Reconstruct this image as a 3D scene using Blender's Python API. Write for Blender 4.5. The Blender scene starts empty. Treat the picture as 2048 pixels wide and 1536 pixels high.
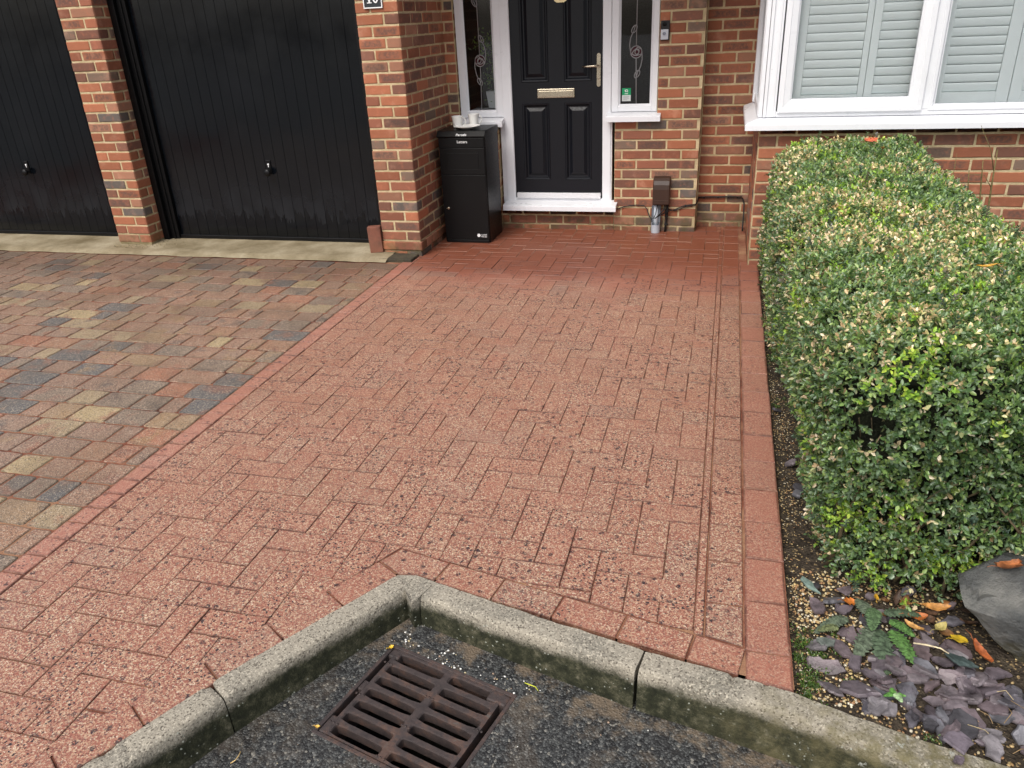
import bpy, bmesh, math, random
import numpy as np
from mathutils import Matrix, Vector
random.seed(7); RNG = np.random.default_rng(11)
R = math.radians
sc = bpy.context.scene
COL = sc.collection

# ------------------------------------------------------------------ camera
CAMH = 1.635; FPX = 1541.0
def nrm(v): v = np.array(v, float); return v / np.linalg.norm(v)
_Y = nrm((447, -758, FPX)); _D = nrm((164, 3232, FPX))
_X = nrm(np.cross(_D, _Y)); _D = np.cross(_Y, _X)
RW = np.array([_X, _Y, -_D])
cam = bpy.data.cameras.new('camera'); co = bpy.data.objects.new('camera', cam); COL.objects.link(co)
M = Matrix.Identity(4)
for i in range(3):
    M[i][0] = RW[i, 0]; M[i][1] = -RW[i, 1]; M[i][2] = -RW[i, 2]
M[2][3] = CAMH
co.matrix_world = M
cam.sensor_width = 36; cam.lens = FPX / 2048 * 36; cam.clip_start = .05; cam.clip_end = 500
sc.camera = co

# ------------------------------------------------------------------ world, sun, exposure
SUN_EL, SUN_AZ = 52, 200          # soft overcast key from behind the camera
w = bpy.data.worlds.new('World'); sc.world = w; w.use_nodes = True
nt = w.node_tree; bg = nt.nodes['Background']
sky = nt.nodes.new('ShaderNodeTexSky'); sky.sky_type = 'NISHITA'; sky.sun_disc = False
sky.sun_elevation = R(SUN_EL); sky.sun_rotation = R(SUN_AZ)
sky.air_density = 1.0; sky.dust_density = 4.0; sky.ozone_density = 1.0
hsv = nt.nodes.new('ShaderNodeHueSaturation'); hsv.inputs['Saturation'].default_value = .45
nt.links.new(sky.outputs[0], hsv.inputs['Color']); nt.links.new(hsv.outputs[0], bg.inputs[0])
bg.inputs[1].default_value = .14
sl = bpy.data.lights.new('sun', 'SUN'); sl.energy = 1.3; sl.angle = R(28); sl.color = (1, .95, .88)
so = bpy.data.objects.new('sun', sl); COL.objects.link(so)
az = R(SUN_AZ)
sd = Vector((math.sin(az) * math.cos(R(SUN_EL)), math.cos(az) * math.cos(R(SUN_EL)), math.sin(R(SUN_EL))))
so.rotation_euler = sd.to_track_quat('Z', 'Y').to_euler()
so.location = (0, 0, 8)
sc.view_settings.view_transform = 'Standard'; sc.view_settings.look = 'None'
sc.view_settings.exposure = .40; sc.view_settings.gamma = 1
try:
    sc.cycles.max_bounces = 6; sc.cycles.transparent_max_bounces = 8
except Exception: pass

# ------------------------------------------------------------------ noise helpers
def _hash(ix, iy, iz, s):
    n = (ix * 374761393 + iy * 668265263 + iz * 1274126177 + s * 974711) & 0xffffffff
    n = ((n ^ (n >> 13)) * 1103515245) & 0xffffffff
    n = ((n ^ (n >> 16)) * 2654435761) & 0xffffffff
    return ((n >> 8) & 0xffff) / 65535.0
def vn(P, scale=1.0, seed=0):
    P = np.asarray(P, float) * scale
    I = np.floor(P).astype(np.int64); F = P - I; F = F * F * (3 - 2 * F)
    out = 0
    for dx in (0, 1):
        for dy in (0, 1):
            for dz in (0, 1):
                wgt = (F[:, 0] if dx else 1 - F[:, 0]) * (F[:, 1] if dy else 1 - F[:, 1]) * (F[:, 2] if dz else 1 - F[:, 2])
                out = out + wgt * _hash(I[:, 0] + dx, I[:, 1] + dy, I[:, 2] + dz, seed)
    return out * 2 - 1

# ------------------------------------------------------------------ object helpers
def tag(o, label=None, cat=None, group=None, kind=None):
    if label: o['label'] = label
    if cat: o['category'] = cat
    if group: o['group'] = group
    if kind: o['kind'] = kind
    return o
def empty(name, loc=(0, 0, 0), label=None, cat=None, group=None, parent=None, rz=0):
    o = bpy.data.objects.new(name, None); COL.objects.link(o); o.location = loc; o.rotation_euler[2] = rz
    o.empty_display_size = .1
    if parent: o.parent = parent
    return tag(o, label, cat, group)

class Geo:
    """collects vertices and faces; build() links them as one mesh object"""
    def __init__(s): s.v = []; s.f = []; s.m = []; s.r = []; s.b = []; s.n = 0; s.sm = []
    def add(s, V, F, rnd=(0, 0, 0), buv=None, mat=0, smooth=False):
        V = np.asarray(V, float).reshape(-1, 3); k = len(V)
        s.v.append(V); s.f += [tuple(int(i) + s.n for i in f) for f in F]; s.m += [mat] * len(F); s.sm += [smooth] * len(F)
        rr = np.zeros((k, 4)); rr[:, :3] = rnd; rr[:, 3] = 1; s.r.append(rr)
        s.b.append(np.zeros((k, 3)) if buv is None else np.asarray(buv, float)); s.n += k
        return s
    def box(s, x0, x1, y0, y1, z0, z1, mat=0, bev=0.0, rnd=(0, 0, 0)):
        b = min(bev, (x1 - x0) * .45, (y1 - y0) * .45, (z1 - z0) * .45)
        if b <= 0:
            V = [(x, y, z) for z in (z0, z1) for y in (y0, y1) for x in (x0, x1)]
            F = [(0, 2, 3, 1), (4, 5, 7, 6), (0, 1, 5, 4), (2, 6, 7, 3), (0, 4, 6, 2), (1, 3, 7, 5)]
            return s.add(V, F, rnd, mat=mat)
        bm = bmesh.new(); r = bmesh.ops.create_cube(bm, size=1)
        for v in bm.verts:
            v.co = Vector(((x0 + x1) / 2 + v.co.x * (x1 - x0), (y0 + y1) / 2 + v.co.y * (y1 - y0), (z0 + z1) / 2 + v.co.z * (z1 - z0)))
        bmesh.ops.bevel(bm, geom=bm.edges[:], offset=b, segments=2, affect='EDGES', profile=.5)
        s.bm(bm, mat=mat, rnd=rnd); return s
    def bm(s, bm, mat=0, rnd=(0, 0, 0), smooth=False):
        bm.verts.index_update()
        s.add([v.co[:] for v in bm.verts], [[v.index for v in f.verts] for f in bm.faces], rnd, mat=mat, smooth=smooth)
        bm.free(); return s
    def tube(s, pts, r, n=8, mat=0, cap=True, rnd=(0, 0, 0)):
        pts = np.asarray(pts, float); k = len(pts)
        rr = np.full(k, r) if np.isscalar(r) else np.asarray(r, float)
        T = np.gradient(pts, axis=0); T /= np.linalg.norm(T, axis=1)[:, None] + 1e-12
        up = np.array([0, 0, 1.0]) if abs(T[0, 2]) < .9 else np.array([0, 1.0, 0])
        V = []
        for i in range(k):
            a = np.cross(T[i], up); a /= np.linalg.norm(a) + 1e-12; b = np.cross(T[i], a); up = -b if False else np.cross(a, T[i])
            for j in range(n):
                t = 2 * math.pi * j / n
                V.append(pts[i] + rr[i] * (math.cos(t) * a + math.sin(t) * b))
        F = [(i * n + j, i * n + (j + 1) % n, (i + 1) * n + (j + 1) % n, (i + 1) * n + j) for i in range(k - 1) for j in range(n)]
        if cap: F += [tuple(range(n))[::-1], tuple((k - 1) * n + j for j in range(n))]
        return s.add(V, F, rnd, mat=mat, smooth=True)
    def lathe(s, prof, c=(0, 0, 0), n=32, mat=0):
        V = []; k = len(prof)
        for (r, z) in prof:
            for j in range(n):
                t = 2 * math.pi * j / n; V.append((c[0] + r * math.cos(t), c[1] + r * math.sin(t), c[2] + z))
        F = [(i * n + j, i * n + (j + 1) % n, (i + 1) * n + (j + 1) % n, (i + 1) * n + j) for i in range(k - 1) for j in range(n)]
        return s.add(V, F, mat=mat, smooth=True)
    def xform(s, fn):
        s.v = [fn(V) for V in s.v]; return s
    def build(s, name, mats, parent=None, **kw):
        if not isinstance(mats, (list, tuple)): mats = [mats]
        V = np.concatenate(s.v); me = bpy.data.meshes.new(name)
        lens = np.array([len(f) for f in s.f], np.int32); loops = np.fromiter((i for f in s.f for i in f), np.int32, int(lens.sum()))
        me.vertices.add(len(V)); me.vertices.foreach_set('co', V.astype(np.float32).ravel())
        me.loops.add(len(loops)); me.loops.foreach_set('vertex_index', loops)
        me.polygons.add(len(lens)); st = np.concatenate([[0], np.cumsum(lens)[:-1]]).astype(np.int32)
        me.polygons.foreach_set('loop_start', st); me.polygons.foreach_set('loop_total', lens)
        for m in mats: me.materials.append(m)
        me.polygons.foreach_set('material_index', np.array(s.m, np.int32))
        me.polygons.foreach_set('use_smooth', np.array(s.sm, bool))
        me.update(calc_edges=True); me.validate()
        a = me.attributes.new('rnd', 'FLOAT_COLOR', 'POINT'); a.data.foreach_set('color', np.concatenate(s.r).astype(np.float32).ravel())
        b = me.attributes.new('buv', 'FLOAT_VECTOR', 'POINT'); b.data.foreach_set('vector', np.concatenate(s.b).astype(np.float32).ravel())
        o = bpy.data.objects.new(name, me); COL.objects.link(o)
        if parent:
            o.parent = parent
            if parent.type == 'EMPTY' and kw.pop('world', True):
                o.matrix_parent_inverse = (Matrix.LocRotScale(parent.location, parent.rotation_euler, None)).inverted() if not parent.parent else Matrix.Identity(4)
        tag(o, **kw); return o

# ------------------------------------------------------------------ materials
class Mat:
    def __init__(s, name, rough=.5, spec=.5, metal=0):
        s.m = bpy.data.materials.new(name); s.m.use_nodes = True; s.t = s.m.node_tree; s.N = s.t.nodes; s.L = s.t.links
        s.p = s.N['Principled BSDF']; s.p.inputs['Roughness'].default_value = rough
        s.p.inputs['Specular IOR Level'].default_value = spec; s.p.inputs['Metallic'].default_value = metal
        g = s.N.new('ShaderNodeNewGeometry'); s.pos = g.outputs['Position']; s.nor = g.outputs['Normal']
    def n(s, typ, **kw):
        x = s.N.new(typ)
        for k, v in kw.items():
            if k in x.bl_rna.properties: setattr(x, k, v)
        return x
    def link(s, a, b): s.L.new(a, b)
    def _set(s, sock, v):
        if isinstance(v, bpy.types.NodeSocket): s.L.new(v, sock)
        elif isinstance(v, (tuple, list)) and len(v) == 3 and sock.type == 'RGBA': sock.default_value = (*v, 1)
        else: sock.default_value = v
    def math(s, op, a, b=0, c=0, clamp=False):
        x = s.n('ShaderNodeMath', operation=op, use_clamp=clamp); s._set(x.inputs[0], a); s._set(x.inputs[1], b); s._set(x.inputs[2], c); return x.outputs[0]
    def mix(s, f, a, b, mode='MIX'):
        x = s.N.new('ShaderNodeMix'); x.data_type = 'RGBA'; x.blend_type = mode
        s._set(x.inputs[0], f); s._set(x.inputs[6], a); s._set(x.inputs[7], b); return x.outputs[2]
    def noise(s, scale, detail=3, rough=.5, vec=None, out=0, dist=0):
        x = s.n('ShaderNodeTexNoise'); x.inputs['Scale'].default_value = scale; x.inputs['Detail'].default_value = detail
        x.inputs['Roughness'].default_value = rough; x.inputs['Distortion'].default_value = dist
        s.link(vec or s.pos, x.inputs['Vector']); return x.outputs[out]
    def vor(s, scale, feat='F1', out='Color', vec=None, rnd=1, dim='3D'):
        x = s.n('ShaderNodeTexVoronoi', feature=feat, voronoi_dimensions=dim); x.inputs['Scale'].default_value = scale; x.inputs['Randomness'].default_value = rnd
        s.link(vec or s.pos, x.inputs['Vector']); return x.outputs[out]
    def sep(s, v):
        x = s.n('ShaderNodeSeparateXYZ'); s.link(v, x.inputs[0]); return x.outputs
    def attr(s, name, out='Color'):
        x = s.n('ShaderNodeAttribute'); x.attribute_name = name; return x.outputs[out]
    def ramp(s, f, stops, interp='LINEAR'):
        x = s.n('ShaderNodeValToRGB'); s.link(f, x.inputs[0]); cr = x.color_ramp; cr.interpolation = interp
        while len(cr.elements) > 1: cr.elements.remove(cr.elements[-1])
        for i, (p, c) in enumerate(stops):
            e = cr.elements[0] if i == 0 else cr.elements.new(p)
            e.position = p; e.color = (*c, 1) if isinstance(c, (tuple, list)) else (c, c, c, 1)
        return x.outputs[0]
    def map(s, v, a, b, c=0, d=1, smooth=True):
        x = s.n('ShaderNodeMapRange'); x.interpolation_type = 'SMOOTHSTEP' if smooth else 'LINEAR'
        s._set(x.inputs[0], v)
        for i, q in zip((1, 2, 3, 4), (a, b, c, d)): x.inputs[i].default_value = q
        return x.outputs[0]
    def vscale(s, v, sc_):
        x = s.n('ShaderNodeVectorMath', operation='MULTIPLY'); s.link(v, x.inputs[0]); x.inputs[1].default_value = sc_; return x.outputs[0]
    def vadd(s, a, b):
        x = s.n('ShaderNodeVectorMath', operation='ADD'); s.link(a, x.inputs[0]); s.link(b, x.inputs[1]); return x.outputs[0]
    def color(s, c): s._set(s.p.inputs['Base Color'], c)
    def rough(s, c): s._set(s.p.inputs['Roughness'], c)
    def bump(s, h, strength=.4, dist=.002, prev=None):
        x = s.n('ShaderNodeBump'); x.inputs['Strength'].default_value = strength; x.inputs['Distance'].default_value = dist
        s.link(h, x.inputs['Height'])
        if prev: s.link(prev, x.inputs['Normal'])
        s.link(x.outputs[0], s.p.inputs['Normal']); return x.outputs[0]

def plain(name, col, rough=.5, metal=0, bump=0, bscale=200, spec=.5, var=.08):
    m = Mat(name, rough, spec, metal)
    n = m.noise(9, 4); n2 = m.noise(70, 3)
    c = m.mix(m.math('MULTIPLY', m.map(n, .3, .7), .5 + var), tuple(x * (1 - var) for x in col), tuple(min(1, x * (1 + var)) for x in col))
    c = m.mix(m.map(n2, .58, .75, 0, var * 1.5), c, tuple(x * .6 for x in col)); m.color(c)
    m.rough(m.map(n2, .3, .7, rough * .85, min(1, rough * 1.15)))
    if bump: m.bump(m.noise(bscale, 3), bump, .001)
    return m.m

def mat_brick(name='brick_clay', dark=1.0):
    m = Mat(name, .82, .3)
    r = m.sep(m.attr('rnd')); u = m.sep(m.attr('buv', 'Vector'))
    base = m.ramp(r[0], [(0, (.33, .122, .064)), (.25, (.29, .106, .058)), (.45, (.25, .096, .058)), (.60, (.30, .145, .09)), (.76, (.19, .088, .060)), (.88, (.165, .112, .082)), (.95, (.125, .105, .092))], 'CONSTANT')
    wob = m.noise(22, 3, .6); wob2 = m.noise(60, 4, .65)
    du = m.math('ABSOLUTE', m.math('SUBTRACT', u[0], .5)); dv = m.math('ABSOLUTE', m.math('SUBTRACT', u[2], .5))
    inside = m.math('MULTIPLY', m.map(m.math('ADD', du, m.math('MULTIPLY', wob, .25)), .60, .42), m.map(m.math('ADD', dv, m.math('MULTIPLY', wob2, .3)), .60, .42))
    k = m.math('MULTIPLY', inside, m.map(r[1], .42, .75, 0, .85)); k = m.math('MULTIPLY', k, m.map(wob2, .35, .6, .30, .9))
    c = m.mix(k, base, (.095, .066, .055))
    c = m.mix(m.map(wob, .5, .75, 0, .45), c, (.42, .15, .085))
    c = m.mix(m.map(m.noise(140, 4, .7), .55, .75, 0, .35), c, (.14, .05, .035))
    # pale bloom on some bricks and damp algae near the ground
    c = m.mix(m.math('MULTIPLY', m.map(m.noise(7, 4, .6), .55, .72), .30), c, (.55, .30, .2))
    z = m.sep(m.pos)[2]
    al = m.math('MULTIPLY', m.map(z, .24, .02), m.map(m.noise(10, 4, .6), .42, .62, 0, .6)); c = m.mix(al, c, (.085, .075, .03))
    v = m.math('ADD', .9, m.math('MULTIPLY', r[2], .4)); c = m.mix(1, c, m.ramp(v, [(0, 0.0), (1, 1.0)]), 'MULTIPLY') if False else c
    hs = m.n('ShaderNodeHueSaturation'); m.link(c, hs.inputs['Color']); m.link(v, hs.inputs['Value']); c = hs.outputs[0]
    m.color(c)
    h = m.math('ADD', m.math('MULTIPLY', m.noise(55, 5, .65), .7), m.math('MULTIPLY', m.noise(260, 3), .3)); m.bump(h, .75, .004)
    return m.m
def mat_mortar(name='mortar', c0=(.64, .52, .32), c1=(.50, .40, .23)):
    m = Mat(name, .95, .2); c = m.mix(m.map(m.noise(14, 5, .6), .35, .65), c0, c1)
    c = m.mix(m.map(m.noise(240, 3, .7), .5, .7, 0, .4), c, tuple(x * .55 for x in c1))
    z = m.sep(m.pos)[2]; c = m.mix(m.math('MULTIPLY', m.map(z, .22, .02), m.map(m.noise(9, 4), .4, .6, .2, .75)), c, (.10, .085, .04))
    m.color(c); m.bump(m.math('ADD', m.noise(120, 4, .7), m.noise(30, 3)), .9, .005); return m.m

def mat_redpaver():
    m = Mat('red_block', .6, .5)
    r = m.sep(m.attr('rnd')); y = m.sep(m.pos)[1]
    base = m.ramp(r[0], [(0, (.34, .135, .09)), (.35, (.37, .147, .10)), (.7, (.32, .128, .088)), (.92, (.33, .16, .115)), (1, (.28, .16, .125))])
    base = m.mix(m.map(m.noise(5, 4, .6), .45, .7, 0, .35), base, (.30, .125, .075))
    base = m.mix(m.math('MULTIPLY', m.map(m.math('ADD', y, m.math('MULTIPLY', m.noise(2.2, 4, .6), .9)), 5.2, 5.9), .9), base, (.20, .060, .030))
    cell = m.sep(m.vor(285)); cell2 = m.sep(m.vor(170))
    worn = m.math('MULTIPLY', m.map(m.math('ADD', y, m.math('MULTIPLY', m.noise(2.2, 4, .6), .9)), 5.55, 4.9), r[2])
    worn = m.math('MULTIPLY', worn, m.map(m.noise(6, 4, .65), .3, .6, .65, 1))
    fl = m.ramp(cell[0], [(0, (.04, .032, .034)), (.11, (.12, .055, .045)), (.20, (.30, .115, .075)), (.40, (.40, .19, .125)), (.54, (.47, .28, .18)), (.68, (.58, .42, .27)), (.84, (.68, .54, .36)), (.95, (.82, .73, .55))], 'CONSTANT')
    fl2 = m.ramp(cell2[1], [(0, (.26, .085, .06)), (.66, (.33, .15, .11)), (.80, (.52, .38, .26)), (.92, (.07, .055, .06))], 'CONSTANT')
    c = m.mix(m.math('MULTIPLY', worn, .74), base, fl)
    c = m.mix(m.math('MULTIPLY', worn, m.map(m.noise(90, 2), .5, .56, 0, .7)), c, fl2)
    c = m.mix(m.math('MULTIPLY', r[1], .55), c, m.mix(m.math('MULTIPLY', m.ramp(cell[0], [(0, 0), (.7, 0), (.8, .5)], 'CONSTANT'), worn), (.43, .185, .135), (.7, .5, .4)))
    # black lichen specks and blots
    dv_ = m.vadd(m.pos, m.vscale(m.noise(70, 3, out=1), (.02, .02, 0)))
    sp = m.math('MULTIPLY', m.map(m.vor(15, out='Distance', vec=dv_, dim='2D'), .15, .09), m.map(m.noise(1.9, 3), .42, .56)); sp = m.math('MULTIPLY', sp, m.map(m.noise(190, 2), .40, .48))
    sp2 = m.math('MULTIPLY', m.map(m.vor(48, out='Distance', vec=dv_, dim='2D'), .20, .12), m.map(m.noise(5, 3), .46, .58))
    dk = m.math('MULTIPLY', m.math('MAXIMUM', sp, sp2), m.map(r[2], .3, .9, .25, .95)); dk = m.math('MULTIPLY', dk, m.map(y, 5.6, 5.0, .1, 1))
    c = m.mix(dk, c, (.022, .018, .024))
    eg = m.sep(m.attr('buv', 'Vector'))[0]
    ed = m.math('MULTIPLY', m.map(eg, 1, 0, 0, 1, False), m.map(m.noise(4.5, 5, .7), .36, .62, .22, .92)); ed = m.math('MULTIPLY', ed, m.map(m.noise(45, 3, .7), .3, .5, .45, 1))
    c = m.mix(ed, c, m.mix(m.map(m.noise(2.3, 4), .45, .6), (.075, .028, .020), (.17, .08, .05)))
    c = m.mix(m.math('MULTIPLY', m.math('MULTIPLY', m.map(eg, 1, 0, 0, .55, False), m.map(y, 5.3, 5.7)), m.map(m.noise(3.1, 4), .4, .6)), c, (.42, .24, .16))
    m.color(c); m.rough(m.map(m.noise(2.5, 4), .35, .65, .36, .62))
    h = m.math('ADD', m.math('MULTIPLY', m.vor(230, out='Distance'), .6), m.noise(120, 3)); m.bump(h, .35, .002); return m.m
def mat_multipaver():
    m = Mat('tumbled_block', .62, .35)
    r = m.sep(m.attr('rnd'))
    A = m.ramp(r[0], [(0, (.32, .19, .13)), (.26, (.28, .18, .13)), (.42, (.34, .19, .12)), (.53, (.37, .17, .105)), (.57, (.24, .18, .135)), (.71, (.135, .13, .125)), (.80, (.43, .325, .18)), (.86, (.36, .27, .165)), (.93, (.32, .215, .13))], 'CONSTANT')
    B = m.ramp(r[1], [(0, (.25, .125, .09)), (.45, (.14, .10, .085)), (.6, (.33, .21, .11)), (.75, (.32, .14, .09)), (.9, (.10, .088, .082))], 'CONSTANT')
    off = m.vadd(m.vscale(m.attr('rnd', 'Vector'), (31, 17, 23)), m.pos)
    c = m.mix(m.map(m.noise(9, 3, .5, off), .50, .68, 0, .75), A, B)
    cell = m.sep(m.vor(240)); n = m.noise(4, 3)
    c = m.mix(m.ramp(cell[0], [(0, 0), (.66, .0), (.76, .35), (.90, .65)], 'CONSTANT'), c, (.62, .50, .38))
    c = m.mix(m.ramp(cell[1], [(0, .7), (.10, .45), (.17, 0)], 'CONSTANT'), c, (.03, .028, .028))
    c = m.mix(m.math('MULTIPLY', m.map(m.vor(45, out='Distance', dim='2D'), .17, .1), m.map(n, .45, .6, 0, .7)), c, (.035, .03, .028))
    c = m.mix(m.map(m.noise(1.6, 5, .65), .46, .66, 0, .4), c, (.15, .105, .07))
    eg = m.sep(m.attr('buv', 'Vector'))[0]; c = m.mix(m.math('MULTIPLY', m.map(eg, 1, 0, 0, .6, False), m.map(m.noise(7, 4, .7), .35, .6, .2, 1)), c, (.06, .045, .03))
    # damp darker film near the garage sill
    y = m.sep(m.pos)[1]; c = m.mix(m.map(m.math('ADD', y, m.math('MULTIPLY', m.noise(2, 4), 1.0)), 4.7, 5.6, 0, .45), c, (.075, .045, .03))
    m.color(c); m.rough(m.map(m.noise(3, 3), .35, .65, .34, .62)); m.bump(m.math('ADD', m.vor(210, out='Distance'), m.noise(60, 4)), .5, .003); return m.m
def mat_jointsand():
    m = Mat('joint_sand', .95, .2); n = m.noise(3.5, 5, .65)
    c = m.ramp(n, [(0, (.02, .012, .010)), (.36, (.08, .03, .02)), (.46, (.22, .08, .05)), (.64, (.34, .19, .11)), (1, (.4, .26, .15))]); m.color(c)
    m.bump(m.noise(200, 3), .8, .004); return m.m
def mat_kerb():
    m = Mat('kerb_concrete', .85, .3)
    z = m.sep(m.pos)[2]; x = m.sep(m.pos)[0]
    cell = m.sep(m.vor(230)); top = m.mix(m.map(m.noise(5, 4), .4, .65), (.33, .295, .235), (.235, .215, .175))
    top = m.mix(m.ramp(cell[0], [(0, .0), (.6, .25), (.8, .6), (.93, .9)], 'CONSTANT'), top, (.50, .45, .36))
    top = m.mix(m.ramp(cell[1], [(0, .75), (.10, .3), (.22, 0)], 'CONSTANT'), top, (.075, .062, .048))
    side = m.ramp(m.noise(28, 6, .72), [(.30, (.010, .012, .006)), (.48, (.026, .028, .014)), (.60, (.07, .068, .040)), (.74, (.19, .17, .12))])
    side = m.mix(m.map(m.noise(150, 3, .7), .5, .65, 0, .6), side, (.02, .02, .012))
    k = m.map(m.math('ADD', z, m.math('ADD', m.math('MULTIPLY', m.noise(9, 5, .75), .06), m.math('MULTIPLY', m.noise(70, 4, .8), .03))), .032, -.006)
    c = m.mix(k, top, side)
    # moss taking over the far right stones
    ms = m.math('MULTIPLY', m.map(m.math('ADD', x, m.math('MULTIPLY', m.noise(6, 4), .5)), .25, .75), m.map(m.noise(16, 5, .7), .38, .62, .15, .9))
    c = m.mix(ms, c, m.mix(m.noise(60, 3), (.075, .07, .025), (.22, .185, .10)))
    lich = m.math('MULTIPLY', m.map(m.math('ADD', m.vor(60, out='Distance'), m.math('MULTIPLY', m.noise(130, 4, .8), .6)), .50, .40), m.map(m.noise(9, 5, .7), .46, .60, 0, .8)); lich = m.math('MULTIPLY', lich, m.map(z, .005, -.02, .1, 1))
    c = m.mix(lich, c, (.45, .47, .40))
    lw = m.math('MULTIPLY', m.map(m.noise(20, 5, .75), .60, .68), m.map(x, .2, .5)); c = m.mix(m.math('MULTIPLY', lw, .8), c, (.42, .43, .38))
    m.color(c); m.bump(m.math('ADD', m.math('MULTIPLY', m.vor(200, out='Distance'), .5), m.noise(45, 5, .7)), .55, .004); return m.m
def mat_asphalt():
    m = Mat('wet_asphalt', .4, .4)
    ds = m.vadd(m.pos, m.vscale(m.noise(60, 3, out=1), (.006, .006, .006)))
    cell = m.sep(m.vor(135, vec=ds)); d = m.vor(135, out='Distance', vec=ds)
    c = m.ramp(cell[0], [(0, (.024, .024, .024)), (.3, (.05, .051, .050)), (.6, (.08, .083, .080)), (.85, (.125, .125, .118)), (.96, (.20, .19, .165))], 'CONSTANT')
    edge = m.map(m.vor(135, 'DISTANCE_TO_EDGE', 'Distance', ds), .0, .10); c = m.mix(edge, (.007, .007, .007), c)
    silt = m.map(m.noise(8, 6, .72), .47, .62); y = m.sep(m.pos)[1]; x = m.sep(m.pos)[0]
    near = m.map(m.math('ADD', y, m.math('MULTIPLY', x, .21)), 1.32, 1.56)
    c = m.mix(m.math('MULTIPLY', silt, m.map(near, 0, 1, .22, 1, False)), c, (.15, .115, .08))
    m.color(c); m.rough(m.map(m.noise(9, 3), .4, .6, 0.38, .65))
    hh = m.math('ADD', m.math('MULTIPLY', m.map(d, .0, .6, 1, 0, False), 1), m.math('MULTIPLY', m.noise(300, 3), .2)); m.bump(hh, .6, .004); return m.m
def mat_soil():
    m = Mat('soil', .95, .25)
    c = m.ramp(m.noise(35, 6, .7), [(.3, (.022, .017, .012)), (.5, (.055, .042, .03)), (.65, (.10, .08, .055)), (.8, (.17, .135, .09))])
    cell = m.sep(m.vor(190)); c = m.mix(m.ramp(cell[0], [(0, 0), (.9, .0), (.93, .8)], 'CONSTANT'), c, (.42, .30, .15))
    m.color(c); m.bump(m.math('ADD', m.noise(90, 5, .7), m.vor(110, out='Distance')), 1, .008); return m.m
def mat_leaf():
    m = Mat('box_leaf', .30, .7); c = m.attr('rnd'); n = m.noise(300, 2)
    m.color(m.mix(m.map(n, .5, .7, 0, .3), c, (.02, .03, .01)))
    m.p.inputs['Subsurface Weight'].default_value = 0
    tr = m.n('ShaderNodeBsdfTranslucent'); m.link(c, tr.inputs[0]); ad = m.n('ShaderNodeMixShader'); ad.inputs[0].default_value = .32
    m.link(m.p.outputs[0], ad.inputs[1]); m.link(tr.outputs[0], ad.inputs[2]); m.link(ad.outputs[0], m.N['Material Output'].inputs[0])
    return m.m
def mat_attr(name, rough=.6, bump=.3, bs=80, var=.35, dist=.003):
    m = Mat(name, rough, .4); c = m.attr('rnd'); n = m.noise(bs * .4, 4, .6)
    c2 = m.n('ShaderNodeHueSaturation'); m.link(c, c2.inputs['Color']); m.link(m.map(n, .3, .7, 1 - var, 1 + var), c2.inputs['Value'])
    m.color(c2.outputs[0])
    if bump: m.bump(m.noise(bs, 4, .65), bump, dist)
    return m.m
def mat_glass(name, tint=(1, 1, 1), rough=.02, refl=.16):
    m = Mat(name); m.N.remove(m.p)
    g = m.n('ShaderNodeBsdfGlossy'); g.inputs['Roughness'].default_value = rough
    t = m.n('ShaderNodeBsdfTransparent'); t.inputs[0].default_value = (*tint, 1)
    lw = m.n('ShaderNodeFresnel'); lw.inputs[0].default_value = 1.5
    mx = m.n('ShaderNodeMixShader'); f = m.math('ADD', m.math('MULTIPLY', lw.outputs[0], .75), .006, clamp=True); m.link(f, mx.inputs[0])
    bp = m.n('ShaderNodeBump'); bp.inputs['Strength'].default_value = .03; bp.inputs['Distance'].default_value = .01
    m.link(m.noise(3, 2), bp.inputs['Height']); m.link(bp.outputs[0], g.inputs['Normal'])
    m.link(t.outputs[0], mx.inputs[1]); m.link(g.outputs[0], mx.inputs[2]); m.link(mx.outputs[0], m.N['Material Output'].inputs[0]); return m.m
def mat_garage():
    m = Mat('black_gloss_paint', .2, .33)
    x, y, z = m.sep(m.pos)
    st = m.n('ShaderNodeCombineXYZ'); m.link(m.math('MULTIPLY', x, 26), st.inputs[0]); m.link(m.math('MULTIPLY', z, 2.2), st.inputs[2])
    nn = m.noise(1, 4, .6, st.outputs[0])
    drip = m.map(m.math('SUBTRACT', z, m.math('MULTIPLY', nn, .42)), .02, .045)     # ragged tide line of dried drips
    dust = m.math('MULTIPLY', drip, m.map(z, .75, .12, .0, 1)); dust = m.math('MULTIPLY', dust, m.map(m.noise(5, 4), .3, .7, .35, 1))
    c = m.mix(m.math('MULTIPLY', dust, .65), (.0022, .0032, .0048), (.013, .014, .018))
    c = m.mix(m.map(m.vor(42, out='Distance'), .06, .03, 0, .8), c, (.06, .065, .07))
    c = m.mix(m.map(m.noise(2.2, 5, .6), .5, .75, 0, .5), c, (.007, .008, .010))
    m.color(c); m.rough(m.math('ADD', m.map(m.noise(3, 4), .3, .7, .07, .20), m.math('MULTIPLY', dust, .35)))
    m.bump(m.noise(2.5, 2), .12, .02); return m.m
def mat_sill():
    m = Mat('concrete_sill', .8, .3)
    c = m.ramp(m.noise(3.2, 6, .65), [(.3, (.15, .115, .06)), (.5, (.28, .23, .145)), (.7, (.42, .36, .25))])
    c = m.mix(m.map(m.noise(60, 5, .7), .52, .7, 0, .5), c, (.15, .12, .07)); m.color(c); m.bump(m.noise(70, 5, .7), .5, .003); return m.m
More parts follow.
